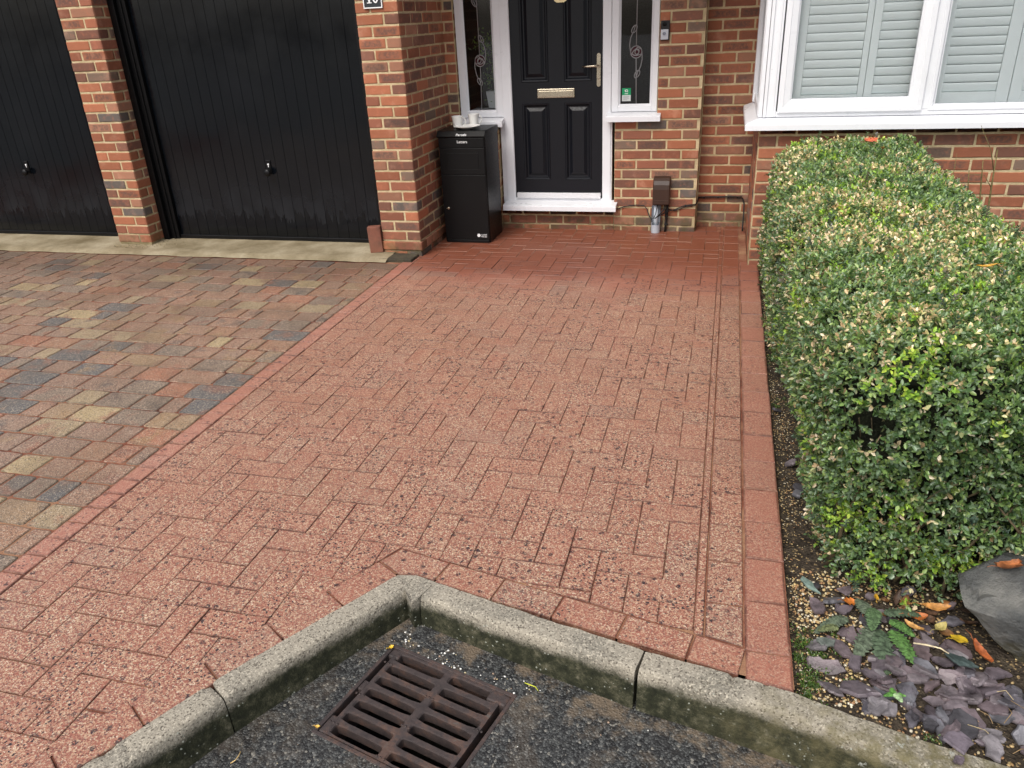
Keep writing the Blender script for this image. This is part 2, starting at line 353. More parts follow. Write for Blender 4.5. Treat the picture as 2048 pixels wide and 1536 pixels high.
def mat_upvc():
    m = Mat('white_upvc', .32, .5); n = m.noise(6, 5, .65)
    c = m.mix(m.map(n, .5, .75, 0, .35), (.80, .81, .84), (.66, .67, .68)); c = m.mix(m.map(m.noise(120, 3), .66, .74, 0, .35), c, (.4, .4, .38)); m.color(c); m.rough(m.map(n, .3, .7, .26, .42)); return m.m
def mat_iron():
    m = Mat('rusty_cast_iron', .6, .4)
    c = m.ramp(m.noise(16, 5, .7), [(.3, (.030, .024, .024)), (.5, (.058, .043, .040)), (.62, (.10, .058, .044)), (.70, (.10, .085, .075)), (.8, (.17, .14, .12))])
    c = m.mix(m.map(m.noise(150, 3, .7), .55, .7, 0, .5), c, (.02, .014, .012)); m.color(c); m.bump(m.noise(110, 4, .7), .6, .003); return m.m

MB, MM = mat_brick(), mat_mortar()
MRED, MMULTI, MSAND, MKERB, MROAD, MSOIL = mat_redpaver(), mat_multipaver(), mat_jointsand(), mat_kerb(), mat_asphalt(), mat_soil()
MLEAF, MGAR, MSILL, MUPVC, MIRON = mat_leaf(), mat_garage(), mat_sill(), mat_upvc(), mat_iron()
MGLASS = mat_glass('clear_glass')
MDOOR = plain('navy_black_door', (.0055, .0065, .010), .40, bump=.18, bscale=90, spec=.3)
MBLACK = plain('black_steel', (.004, .004, .0045), .36, bump=.03, spec=.25)
MRUBBER = plain('black_rubber', (.008, .008, .008), .6)
MCHROME = plain('satin_chrome', (.55, .49, .38), .28, metal=1)
MWHITE = plain('white_print', (.85, .85, .85), .5, var=.02)
MPORC = plain('white_porcelain', (.78, .77, .74), .18, var=.03)
MLEAD = plain('grey_lead', (.26, .25, .25), .5)
MBROWN = plain('brown_plastic', (.045, .022, .014), .38)
MGREYP = plain('grey_pipe', (.42, .45, .50), .45)
MDARK = plain('dark_room', (.045, .035, .028), .9)
MSHUT = plain('shutter_paint', (.86, .94, .94), .4, var=.02)
MSLATE = mat_attr('slate', .42, .9, 45, .5); MPEB = mat_attr('pebble', .55, .3, 100, .25); MDRY = mat_attr('dry_leaf', .5, .6, 120, .45)
MWOODY = mat_attr('twig_bark', .85, .5, 120, .3); MWEED = mat_attr('weed_leaf', .75, .6, 220, .55)

# ------------------------------------------------------------------ bricks
def brick_template(nu, nv, nw):
    def ax(n): return np.concatenate([[0, .06], np.linspace(.12, .88, max(n - 4, 2)), [.94, 1]]) if n > 4 else np.array([0, .2, .8, 1.])
    U, V, W = ax(nu), ax(nv), ax(nw); idx = {}; P = []; F = []
    def g(i, j, k):
        if (i, j, k) not in idx: idx[(i, j, k)] = len(P); P.append((U[i], V[j], W[k]))
        return idx[(i, j, k)]
    a, b, c = len(U), len(V), len(W)
    for i in range(a - 1):
        for k in range(c - 1):
            F.append((g(i, 0, k), g(i + 1, 0, k), g(i + 1, 0, k + 1), g(i, 0, k + 1)))
            F.append((g(i, b - 1, k), g(i, b - 1, k + 1), g(i + 1, b - 1, k + 1), g(i + 1, b - 1, k)))
    for i in range(a - 1):
        for j in range(b - 1):
            F.append((g(i, j, 0), g(i, j + 1, 0), g(i + 1, j + 1, 0), g(i + 1, j, 0)))
            F.append((g(i, j, c - 1), g(i + 1, j, c - 1), g(i + 1, j + 1, c - 1), g(i, j + 1, c - 1)))
    for j in range(b - 1):
        for k in range(c - 1):
            F.append((g(0, j, k), g(0, j, k + 1), g(0, j + 1, k + 1), g(0, j + 1, k)))
            F.append((g(a - 1, j, k), g(a - 1, j + 1, k), g(a - 1, j + 1, k + 1), g(a - 1, j, k + 1)))
    P = np.array(P); ext = ((P < 1e-6) | (P > 1 - 1e-6)); return P, F, ext
TB = brick_template(9, 4, 6)
def add_brick(g, lo, hi, axis='x', chamfer=.0045, ramp=None):
    """axis: direction of the brick's long face, gives the local face coordinates"""
    P, F, ext = TB; lo = np.array(lo, float); hi = np.array(hi, float); sz = hi - lo
    Q = P.copy()
    if axis == 'y': Q = P[:, [1, 0, 2]]; E = ext[:, [1, 0, 2]]; fl = True
    else: E = ext; fl = False
    W = Q * sz
    for a in range(3):                               # keep border rings at a fixed distance from the arris
        q = Q[:, a]; near = (q > 0) & (q < .11); far = (q < 1) & (q > .89)
        W[near, a] = chamfer * 1.3; W[far, a] = sz[a] - chamfer * 1.3
    cnt = E.sum(1); pull = np.where(cnt == 2, .42, np.where(cnt == 3, .55, 0))[:, None] * chamfer
    W = W + np.where(E, np.where(Q < .5, 1, -1), 0) * pull
    W += lo
    d = vn(W, 38, 3) * .0012 + vn(W, 90, 4) * .0006; d2 = vn(W, 45, 9) * .0018
    W[:, 0] += d; W[:, 2] += d2; W[:, 1] += d * .5
    r = random.random() if ramp is None else ramp
    rn = (r, random.random(), random.random())
    faces = [f[::-1] for f in F] if fl else F
    g.add(W, faces, rn, buv=P, mat=0, smooth=True)
CH = .0752; BL = .2195; BH = .1048; J = .0105      # course height, stretcher, header, joint
BHt = CH - J
def stretcher_wall(g, u0, u1, z0, z1, plane, depth=.10, axis='x', phase=0.0, face=-1, zbase=-.035):
    """bricks in stretcher bond filling [u0,u1] x [z0,z1]; face: sign of the outward normal"""
    k0 = math.floor((z0 - zbase) / CH) - 1; k1 = math.ceil((z1 - zbase) / CH)
    for k in range(k0, k1):
        a = zbase + k * CH + J / 2; b = a + BHt
        a2, b2 = max(a, z0), min(b, z1)
        if b2 - a2 < .018: continue
        off = phase + (0 if k % 2 else (BL + J) / 2)
        i0 = math.floor((u0 - off) / (BL + J)) - 1
        while True:
            s = off + i0 * (BL + J); e = s + BL; i0 += 1
            if s > u1: break
            s2, e2 = max(s, u0), min(e, u1)
            if e2 - s2 < .03: continue
            jd = random.gauss(0, .0012)
            p = plane + jd
            if axis == 'x':
                lo, hi = ((s2, p, a2), (e2, p + depth, b2)) if face < 0 else ((s2, p - depth, a2), (e2, p, b2))
            else:
                lo, hi = ((p, s2, a2), (p + depth, e2, b2)) if face < 0 else ((p - depth, s2, a2), (p, e2, b2))
            add_brick(g, lo, hi, axis)
def pier(g, x0, x1, y0, y1, z0, z1, flip=0, zbase=-.035):
    """pinwheel brick pier: one header and one stretcher on each face, mirrored each course"""
    k0 = round((z0 - zbase) / CH); k1 = math.ceil((z1 - zbase) / CH); w = BH
    for k in range(k0, k1):
        a = zbase + k * CH + J / 2; b = min(a + BHt, z1)
        if (k + flip) % 2 == 0:
            parts = [((x0 + w + J, y0), (x1, y0 + w), 'x'), ((x1 - w, y0 + w + J), (x1, y1), 'y'), ((x0, y1 - w), (x1 - w - J, y1), 'x'), ((x0, y0), (x0 + w, y1 - w - J), 'y')]
        else:
            parts = [((x0, y0), (x1 - w - J, y0 + w), 'x'), ((x1 - w, y0), (x1, y1 - w - J), 'y'), ((x0 + w + J, y1 - w), (x1, y1), 'x'), ((x0, y0 + w + J), (x0 + w, y1), 'y')]
        for (lo, hi, ax) in parts:
            j = random.gauss(0, .001); add_brick(g, (lo[0] + j, lo[1] + j, a), (hi[0] + j, hi[1] + j, b), ax)

# ------------------------------------------------------------------ the house
house = empty('brick_house', (0, 6, 0), 'red brick house front with black panelled door, two garage doors and white bay window', 'house')
RC = .0036                                           # mortar recess
PF = 5.41                                            # garage pier front
# middle pier
g = Geo(); pier(g, -4.965, -4.642, PF, PF + .33, .035, 2.2, flip=0); g.box(-4.965 + RC, -4.642 - RC, PF + RC, PF + .33 - RC, -.02, 2.2, mat=1)
g.build('pier', [MB, MM], house, label='narrow brick pier between the two garage doors')
g = Geo(); pier(g, -7.33, -7.0, PF, PF + .33, .035, 2.2, flip=1); g.box(-7.33 + RC, -7.0 - RC, PF + RC, PF + .33 - RC, -.02, 2.2, mat=1)
g.build('pier', [MB, MM], house, label='brick pier at the far end of the garages')
# porch pier and side wall running back to the door wall
g = Geo(); X0, X1 = -2.518, -2.205
YW = 6.30
for k in range(0, 30):
    zb = -.035; a = zb + k * CH + J / 2; b = a + BHt
    if b > 2.2: break
    if k == 0: a = -.03
    if k % 2 == 1:
        fr = [((X0 + BH + J, PF), (X1, PF + BH), 'x')]; fr += [((X0, PF), (X0 + BH, PF + BL), 'y')]; y = PF + BH + J
    else:
        fr = [((X0, PF), (X1 - BH - J, PF + BH), 'x')]; fr += [((X1 - BH, PF), (X1, PF + BL), 'y')]; y = PF + BL + J; fr += [((X0, PF + BH + J), (X0 + BH, PF + BH + J + BL), 'y')]
    while y < YW - .03:
        e = min(y + BL, YW - .005); fr.append(((X1 - BH, y), (X1, e), 'y')); y = e + J
    for lo, hi, ax in fr:
        j = random.gauss(0, .001); p = .012 if k == 1 else 0
        add_brick(g, (lo[0] + j - p * (k == 1), lo[1] + j - p, a), (hi[0] + j + p, hi[1] + j, b), ax)
g.box(X0 + RC, X1 - RC, PF + RC, YW + .01, -.03, 2.2, mat=1)
g.build('porch_wall', [MB, MM], house, label='brick porch pier and side wall beside the parcel box')
# wall that holds the door: regions around the openings
F = lambda x, z: (x * 6.33 / 6.27, (z - CAMH) * 6.33 / 6.27 + CAMH)
g = Geo()
XLf, XRf = -2.12, -.53                               # outer edges of the frame set
regs = [(X1 - .05, XLf, -.03, 2.2), (XLf, -1.80, -.03, .835), (-1.80, -.852, -.03, .165), (-.848, -.198, -.03, .8622), (XRf + .005, -.198, .8676, 2.2)]
for (a, b, c, d) in regs:
    stretcher_wall(g, a, b, c, d, YW if a != -1.80 else YW + .012, phase=.02 if a > -1 else .11)
    off = 0.012 if a == -1.80 else 0
    g.box(a, b, YW + RC + off, YW + .25 + a * .001, c - .01 if c > 0 else -.03, d, mat=1)
# return and recessed wall
for k in range(0, 30):
    a = -.035 + k * CH + J / 2; b = a + BHt
    if b > 2.2: break
    add_brick(g, (-.198 - .1, YW + .107 if k % 2 == 0 else YW + .108, a), (-.197, YW + .22, b), 'y')
stretcher_wall(g, -.19, .21, -.03, 2.2, 6.49, phase=.04); g.box(-.2, .215, 6.49 + RC, 6.7, -.03, 2.2, mat=1)
g.build('door_wall', [MB, MM], house, label='brick wall round the front door')
# bay
BYF = 5.42; BX = .205
g = Geo(); stretcher_wall(g, BX + .001, 3.2, -.12, .905, BYF, phase=BX - .11, zbase=-.036)
stretcher_wall(g, BYF + .11, 6.5, -.12, .9, BX - .004, axis='y', face=-1, phase=.07)
g.box(BX + .0, 3.2, BYF + RC, 6.6, -.12, .9, mat=1)
g.build('bay_wall', [MB, MM], house, label='low brick wall under the bay window')
# masonry above the frame of the picture, porch roof
g = Geo(); g.box(-7.4, -2.2, PF + .002, 6.6, 2.2, 2.75, mat=0); g.box(-2.2, .2, 6.302, 6.7, 2.2, 2.75, mat=0); g.box(.2, 3.2, BYF + .01, 6.7, 2.15, 2.75, mat=0)
g.build('upper_wall', [MB, MM], house)
g = Geo(); g.box(-2.62, .15, 5.36, 6.30, 2.32, 2.42, bev=.01); g.build('porch_roof', MUPVC, house)

# garage doors
def garage(x0, x1, hx, mark, doorlabel):
    yd = 5.635; door = Geo(); n = 20; pitch = (x1 - x0) / n
    xs = []; prof = []
    for i in range(n):
        a = x0 + i * pitch
        prof += [(a + .0015, yd), (a + pitch - .0025, yd), (a + pitch - .001, yd + .003)] if i < n - 1 else [(a + .003, yd), (a + pitch - .002, yd)]
        if i < n - 1: prof += [(a + pitch + .0002, yd + .003)]
    V = [(x, y, z) for (x, y) in prof for z in (.065, 2.18)]
    door.add(V, [(2 * i, 2 * i + 2, 2 * i + 3, 2 * i + 1) for i in range(len(prof) - 1)])
    door.box(x0, x1, yd + .008, yd + .04, .065, 2.18)
    d = door.build('garage_door', MGAR, house, label=doorlabel)
    s = Geo(); s.box(x0 - .01, x1 + .01, yd - .012, yd + .03, .03, .064, bev=.004); s.build('bottom_rail', MBLACK, d)
    # handle: backplate with keyhole and round knob
    zc = .625; h = Geo(); h.box(hx - .019, hx + .019, yd - .009, yd + .001, zc - .05, zc + .062, bev=.004)
    for (pt, r) in (((hx, yd - .009, zc - .03), .011), ):
        h.tube([(hx, yd - .008, zc - .03), (hx, yd - .035, zc - .03)], .009, 12)
    h.tube([(hx, yd - .030, zc - .03), (hx, yd - .036, zc - .03), (hx, yd - .046, zc - .03), (hx, yd - .056, zc - .03), (hx, yd - .061, zc - .03)], [.012, .026, .030, .026, .010], 20)
    h.build('handle', MBLACK, d)
    k = Geo(); k.tube([(hx, yd - .012, zc + .028), (hx, yd - .0085, zc + .028)], .0085, 14); k.box(hx - .003, hx + .003, yd - .0118, yd - .0085, zc + .008, zc + .024); k.build('keyhole', MWHITE, d)
    # jambs and head
    for (a, b, s_) in ((x0 - .135, x0 - .004, 1), (x1 + .004, x1 + .12, -1)):
        fr = Geo(); fr.box(a, b, yd - .03, yd + .05, .025, 2.2, bev=.003)
        a2, b2 = (a, a + .055) if s_ > 0 else (b - .05, b); fr.box(a2, b2, yd - .065, yd - .031, .02, 2.2, bev=.003)
        a3, b3 = (a + .085, a + .10) if s_ > 0 else (b - .085, b - .07); fr.box(a3, b3, yd - .042, yd - .0305, .02, 2.2, bev=.003)
        fr.build('garage_jamb', MBLACK, house)
garage(-4.505, -2.630, -3.535, 0, 'black ribbed garage door with dried drip marks near the porch pier')
garage(-6.87, -5.09, -5.93, 1, 'black ribbed garage door left of the narrow brick pier')

# front door ----------------------------------------------------------
YD = 6.345
dx0, dz0 = F(-1.662, .268); dx1, dz1 = F(-.944, .268); dz1 = 2.25
def panel(g, x0, z0, x1, z1):
    """raised and fielded panel: moulded surround, sunk margin, raised centre"""
    rings = [(0, 0), (.006, -.006), (.016, -.004), (.026, .009), (.036, .010), (.062, -.003), (.0635, -.003)]
    V = []
    for (i, dy) in rings:
        V += [(x0 + i, YD + dy, z0 + i), (x1 - i, YD + dy, z0 + i), (x1 - i, YD + dy, z1 - i), (x0 + i, YD + dy, z1 - i)]
    Fc = []
    for k in range(len(rings) - 1):
        for j in range(4):
            a = k * 4 + j; b = k * 4 + (j + 1) % 4; Fc.append((a, b, b + 4, a + 4))
    k = (len(rings) - 1) * 4; Fc.append((k, k + 1, k + 2, k + 3)); g.add(V, Fc)
g = Geo()
P = [F(-1.585, .411) + F(-1.364, 1.008), F(-1.243, .413) + F(-1.028, 1.010), F(-1.583, 1.161) + (F(-1.372, 0)[0], 2.1), F(-1.240, 1.164) + (F(-1.036, 0)[0], 2.1)]
cx = sorted({dx0, dx1, P[0][0], P[0][2], P[1][0], P[1][2]}); cz = sorted({dz0, dz1, P[0][1], P[0][3], P[2][1], 2.1})
P = [(P[0][0], P[0][1], P[0][2], P[0][3]), (P[1][0], P[0][1], P[1][2], P[0][3]), (P[0][0], P[2][1], P[0][2], 2.1), (P[1][0], P[2][1], P[1][2], 2.1)]
for i in range(len(cx) - 1):
    for j in range(len(cz) - 1):
        if i in (1, 3) and j in (1, 3): continue
        g.add([(cx[i], YD, cz[j]), (cx[i + 1], YD, cz[j]), (cx[i + 1], YD, cz[j + 1]), (cx[i], YD, cz[j + 1])], [(0, 1, 2, 3)])
for p in P: panel(g, *p)
g.box(dx0, dx1, YD + .012, YD + .05, dz0, dz1)
door = g.build('front_door', MDOOR, house, label='black four panel front door')
# letter plate
g = Geo(); a, b = F(-1.456, 1.045); c, d = F(-1.160, 1.112); g.box(a, c, YD - .012, YD + .001, b, d, bev=.003)
lp = g.build('letter_plate', MCHROME, door); g = Geo(); g.box(a + .012, c - .012, YD - .016, YD - .0125, b + .008, d - .016, bev=.0015); g.build('flap', MCHROME, lp) if False else g.build('letter_flap', MCHROME, door)
g = Geo(); a, b = F(-1.306, 1.712); c, _ = F(-1.214, 1.72); pts = [(a, b + .012), (a + .02, b), (c - .02, b), (c, b + .012), (c, 1.80), (a, 1.80)]
V = [(x, YD - .010, z) for x, z in pts] + [(x, YD, z) for x, z in pts]; g.add(V, [tuple(range(6))] + [(i, i + 6, (i + 1) % 6 + 6, (i + 1) % 6) for i in range(6)])
g.tube([((a + c) / 2, YD - .012, b + .026), ((a + c) / 2, YD - .020, b + .026)], .010, 12); g.build('door_knocker', plain('polished_brass', (.75, .60, .36), .25, metal=1), door)
# lever handle on a long backplate
g = Geo(); hx = F(-.972, 0)[0]; z0h = F(0, 1.118)[1]; z1h = F(0, 1.356)[1]; hy = YD
prof = []
for t in range(0, 13): an = math.pi * t / 12; prof.append((hx + .0145 * math.cos(an), z1h - .0145 + .0145 * math.sin(an)))
for t in range(0, 13): an = math.pi + math.pi * t / 12; prof.append((hx + .0145 * math.cos(an), z0h + .0145 + .0145 * math.sin(an)))
n = len(prof); V = [(x, hy - .010, z) for x, z in prof] + [(x, hy, z) for x, z in prof]
g.add(V, [tuple(range(n))[::-1]] + [(i, (i + 1) % n, (i + 1) % n + n, i + n) for i in range(n)])
zl = F(0, 1.268)[1]; g.tube([(hx, hy - .009, zl), (hx, hy - .045, zl)], .010, 14)
g.tube([(hx + .006, hy - .045, zl), (hx - .03, hy - .050, zl), (hx - .08, hy - .048, zl - .001), (hx - .122, hy - .046, zl - .004)], [.011, .009, .008, .0055], 12)
g.tube([(hx, hy - .014, zl - .09), (hx, hy - .009, zl - .09)], .008, 14); g.build('door_handle', MCHROME, door)
g = Geo(); g.box(dx0 + .012, dx1 - .008, YD - .028, YD - .001, dz0 + .004, dz0 + .042, bev=.004); g.box(dx0 + .012, dx1 - .008, YD - .034, YD - .0285, dz0 + .000, dz0 + .008, bev=.001); g.build('weather_bar', plain('silver_bar', (.72, .72, .74), .3, var=.03), door)
# door frame and threshold
g = Geo(); YF = 6.325
zt = F(0, .238)[1]
for (a, b) in ((dx0 - .075, dx0 - .004), (dx1 + .004, dx1 + .070)):
    g.box(a, b, YF, YF + .07, zt - .005, 2.3, bev=.004)
for (a, b, s_) in ((dx0 - .108, dx0 - .0755, 1), (dx1 + .0705, dx1 + .080, -1)):
    g.box(a, b, YF + .006, YF + .07, zt - .008, F(0, .86)[1], bev=.003)
g.box(dx0 - .004, dx0 + .0, YF + .005, YF + .02, zt, 2.3) 
g.box(dx0 - .074, dx1 + .069, YF + .004, YF + .09, zt - .03, dz0 - .004, bev=.002)
g.box(dx0 - .074, dx1 + .069, YF - .006, YF + .003, zt - .012, zt + .006, bev=.002)
g.box(dx0 - .1, dx1 + .1, YF, YF + .07, 2.26, 2.34, bev=.003); g.build('door_frame', MUPVC, house)
def cill(g, x0, x1, yb, yf, zt_, lip, slope=.018):
    """sloped upvc cill with a front lip"""
    pr = [(yb, zt_), (yf + .012, zt_ - slope), (yf + .002, zt_ - slope - .003), (yf, zt_ - slope - .010), (yf, zt_ - slope - lip), (yf + .014, zt_ - slope - lip), (yf + .016, zt_ - slope - lip + .012), (yb, zt_ - slope - .022)]
    n = len(pr); V = [(x0, y, z) for y, z in pr] + [(x1, y, z) for y, z in pr]
    g.add(V, [tuple(range(n)), tuple(range(n, 2 * n))[::-1]] + [(i, i + n, (i + 1) % n + n, (i + 1) % n) for i in range(n)])
g = Geo(); cill(g, -1.762, -.822, YF + .02, 6.205, .238, .045, slope=.020); g.build('threshold_cill', MUPVC, house)

# sidelights ------------------------------------------------------------
def tubes2d(g, paths, y, r=.0035):
    for p in paths: g.tube([(x, y, z) for x, z in p], r, 6)
def arc(cx_, cz_, rx, rz, a0, a1, n=14, rot=0):
    o = []
    for i in range(n + 1):
        a = R(a0 + (a1 - a0) * i / n); x, z = rx * math.cos(a), rz * math.sin(a)
        o.append((cx_ + x * math.cos(rot) - z * math.sin(rot), cz_ + x * math.sin(rot) + z * math.cos(rot)))
    return o
def sidelight(gl, gr, zb, outer_l, outer_r, cillx, cz_, mirror, lab, rose_z, vx):
    gl2, zb2 = F(gl, zb); gr2, _ = F(gr, zb); ol = F(outer_l, 0)[0]; orr = F(outer_r, 0)[0]; top = 2.16
    zo = zb2 - .055
    fr = Geo()
    # outer frame and bevelled bead, mitred look from stepped boxes
    for (x0, x1, y, dep, ins) in ((ol, orr, YF, .07, 0), ):
        fr.box(x0, gl2 - .016, y, y + dep, zo, top, bev=.003); fr.box(gr2 + .016, x1, y, y + dep, zo, top, bev=.003)
        fr.box(gl2 - .0155, gr2 + .0155, y, y + dep, zo + .0005, zb2 - .016, bev=.003)
    rings = [(.018, 0, .002), (.008, .010, 0), (0, .018, 0)]
    V = []
    for (o_, dy, _) in rings:
        V += [(gl2 - o_, YF + dy, zb2 - o_), (gr2 + o_, YF + dy, zb2 - o_), (gr2 + o_, YF + dy, top), (gl2 - o_, YF + dy, top)]
    Fc = []
    for k in range(2):
        for j in (3, 0, 1): a = k * 4 + j; b = k * 4 + (j + 1) % 4; Fc.append((a, b, b + 4, a + 4))
    fr.add(V, Fc); 
    win = fr.build('side_window', MUPVC, house, label=lab)
    c = Geo(); cill(c, F(cillx[0], 0)[0], F(cillx[1], 0)[0], YF + .02, 6.235, zo - .002, .045); c.build('window_cill', MUPVC, win)
    p = Geo(); p.box(gl2 - .005, gr2 + .005, YF + .022, YF + .026, zb2 - .005, top); p.build('pane', MGLASS, win)
    # came work: stem, rose, curling tendrils with leaf loops
    y = YF + .0195; x, rz = F(vx, rose_z); s = -1 if mirror else 1
    L = Geo(); rr = .042
    paths = [[(x - s * .008, zb2), (x, rz - rr)], [(x, rz + rr), (x - s * .002, top)]]
    paths += [arc(x, rz, rr, rr, 0, 360, 28), arc(x + s * .004, rz - .004, .024, .020, 0, 360, 18, .5), arc(x - s * .006, rz + .002, .015, .019, 0, 360, 16, -.4)]
    paths += [[(x - s * rr * .9, rz + .018), (x - s * .01, rz + .033), (x + s * rr * .95, rz - .012)], [(x - s * rr * .95, rz - .016), (x, rz - .026), (x + s * rr * .95, rz - .012)]]
    # upper tendril right, lower tendril left
    up = [(x + s * rr, rz - .005), (x + s * .05, rz + .05), (x + s * .043, rz + .10), (x + s * .027, rz + .135)]
    lo = [(x - s * rr, rz + .005), (x - s * .046, rz - .05), (x - s * .036, rz - .10), (x - s * .020, rz - .135)]
    def smooth(p): 
        q = [];
        for i in range(len(p) - 1):
            for t in (0, .33, .66): q.append((p[i][0] * (1 - t) + p[i + 1][0] * t, p[i][1] * (1 - t) + p[i + 1][1] * t))
        return q + [p[-1]]
    paths += [smooth(up), smooth(lo)]
    for (lx, lz, ro) in ((x + s * .017, rz + .158, .55 * s), (x - s * .010, rz - .155, .55 * s)):
        paths += [arc(lx, lz, .016, .030, 0, 360, 18, ro), [(lx - .014 * math.sin(-ro) , lz - .025), (lx + .014 * math.sin(-ro), lz + .025)]]
    lx, lz = x - s * .019, rz + .415; paths += [arc(lx, lz, .016, .032, 0, 360, 18, .5 * s), [(lx - .01 * s, lz + .02), (lx + .01 * s, lz - .026)]]
    tubes2d(L, paths, y); L.build('leading', MLEAD, win)
    rg = Geo(); c_ = arc(x, rz, rr, rr, 0, 345, 23); V = [(x, y + .001, rz)] + [(a, y + .001, b) for a, b in c_]; V2 = [(a, b + .0015, c) for a, b, c in V]
    nn = len(c_); rg.add(V + V2, [(0, i + 1, (i + 1) % nn + 1) for i in range(nn)] + [(nn + 1, nn + 1 + (i + 1) % nn + 1, nn + 1 + i + 1) for i in range(nn)]); rg.build('red_glass', plain('ruby_glass', (.045, .004, .010), .12), win)
    return win, gl2, gr2, zb2
wL = sidelight(-2.022, -1.806, .964, -2.092, -1.735, (-2.094, -1.729), .9, False, 'narrow leaded window left of the front door', 1.331, -1.912)
wR = sidelight(-.805, -.583, .988, -.872, -.525, (-.903, -.491), .86, True, 'narrow leaded window right of the front door with a green sticker', 1.353, -.692)
# green and white sticker inside the right sidelight
sx, sz = F(-.793, 1.03); g = Geo(); g.box(sx, sx + .067, YF + .0185, YF + .0215, sz - .022, sz + .022, mat=1); g.box(sx, sx + .067, YF + .0185, YF + .0215, sz + .0221, sz + .072, mat=0)
for i in range(4): g.box(sx + .010, sx + .010 + (.046, .04, .046, .03)[i], YF + .0176, YF + .0184, sz + .010 - i * .008, sz + .013 - i * .008, mat=2)
g.tube([(a, YF + .0176, b) for a, b in arc(sx + .034, sz + .052, .010, .009, -60, 250, 12)], .0022, 6, mat=3); g.tube([(sx + .020, YF + .0176, sz + .060), (sx + .030, YF + .0176, sz + .050), (sx + .046, YF + .0176, sz + .044)], .0022, 6, mat=3)
g.tube([(sx + .022, YF + .0176, sz + .048), (sx + .030, YF + .0176, sz + .056)], .002, 6, mat=3); g.box(sx + .02, sx + .046, YF + .0176, YF + .0184, sz + .030, sz + .034, mat=3)
g.build('window_sticker', [plain('green_print', (.0, .30, .11), .4), plain('pale_card', (.60, .63, .62), .5), plain('grey_print', (.3, .32, .32), .5), MWHITE], wR[0])
# dark hall behind the glass
g = Geo(); g.box(-2.3, -.4, 7.9, 7.95, 0, 2.3); g.box(-2.35, -2.3, 6.45, 7.9, 0, 2.3); g.box(-.4, -.35, 6.7, 7.9, 0, 2.3); g.box(-2.3, -.4, 6.45, 7.9, -.05, 0); g.box(-2.3, -.4, 6.45, 7.9, 2.3, 2.35)
g.build('hall', MDARK, house)
g = Geo(); zz = wL[3]; g.box(wL[1] - .03, wL[2] + .03, YF + .075, 6.64, zz - .04, zz - .012); g.build('inner_sill', MUPVC, house)

# bay window --------------------------------------------------------------
YB = 5.40; K = lambda x, z=0: (x * YB / 5.35, (z - CAMH) * YB / 5.35 + CAMH)
g = Geo()
cx0 = .112; zc = .978
pr = [(YB + .02, zc), (5.345, zc - .026), (5.332, zc - .031), (5.33, zc - .038), (5.33, zc - .070), (5.345, zc - .070), (5.348, zc - .05), (YB + .02, zc - .05)]
# mitred corner: front run and the left return
x_in = .205; n = len(pr)
V = [(cx0 + (y - 5.33) * (x_in - cx0) / (YB + .02 - 5.33), y, z) for y, z in pr] + [(3.2, y, z) for y, z in pr]
g.add(V, [tuple(range(n)), tuple(range(n, 2 * n))[::-1]] + [(i, i + n, (i + 1) % n + n, (i + 1) % n) for i in range(n)])
V2 = [(cx0 + (y - 5.33) * (x_in - cx0) / (YB + .02 - 5.33), y, z) for y, z in pr] + [(cx0 + (y - 5.33) * (x_in - cx0) / (YB + .02 - 5.33), 6.42, z) for y, z in pr]
g.add(V2, [tuple(range(n)), tuple(range(n, 2 * n))[::-1]] + [(i, (i + 1) % n, (i + 1) % n + n, i + n) for i in range(n)])
bay = Geo()
zt2 = 2.14
ox = K(.213)[0]; sl0, _ = K(.298); gx0, gz0 = K(.378, 1.077); gx1, _ = K(1.058); mx1, gz1 = K(1.173, 1.047); 
zs0 = .980
# outer frame: corner post, bottom rails
bay.box(ox, ox + .020, YB - .004, YB + .06, zs0, zt2, bev=.003); bay.box(ox + .0205, sl0 - .008, YB + .004, YB + .06, zs0, zt2, bev=.004); bay.box(sl0 - .040, sl0 - .022, YB - .002, YB + .0035, zs0 + .002, zt2, bev=.002)
bay.box(sl0 - .0075, 3.1, YB + .004, YB + .06, zs0, zs0 + .032, bev=.003)
# opening sash, stands proud
def ring(g, x0, x1, z0, z1, prof, top=False):
    V = []
    for (i, y) in prof: V += [(x0 + i, y, z0 + i), (x1 - i, y, z0 + i), (x1 - i, y, z1), (x0 + i, y, z1)]
    Fc = []
    for k in range(len(prof) - 1):
        for j in (3, 0, 1): a = k * 4 + j; b = k * 4 + (j + 1) % 4; Fc.append((a, b, b + 4, a + 4))
    g.add(V, Fc)
ring(bay, sl0, mx1 - .052, zs0 + .026, zt2, [(0, YB + .03), (0, YB - .012), (.004, YB - .016), (.030, YB - .016), (.034, YB - .013), (gx0 - sl0 - .012, YB - .006), (gx0 - sl0, YB + .006), (gx0 - sl0, YB + .03)])
bay.box(mx1 - .0515, mx1 - .012, YB + .002, YB + .06, zs0 + .033, zt2, bev=.004)
ring(bay, mx1 - .014, 2.6, gz1 - .036, zt2, [(0, YB + .02), (0, YB + .000), (.004, YB - .003), (.020, YB - .001), (.030, YB + .012), (.036, YB + .014), (.036, YB + .03)])
bay.box(2.565, 2.70, YB - .002, YB + .06, zs0 + .033, zt2, bev=.004)
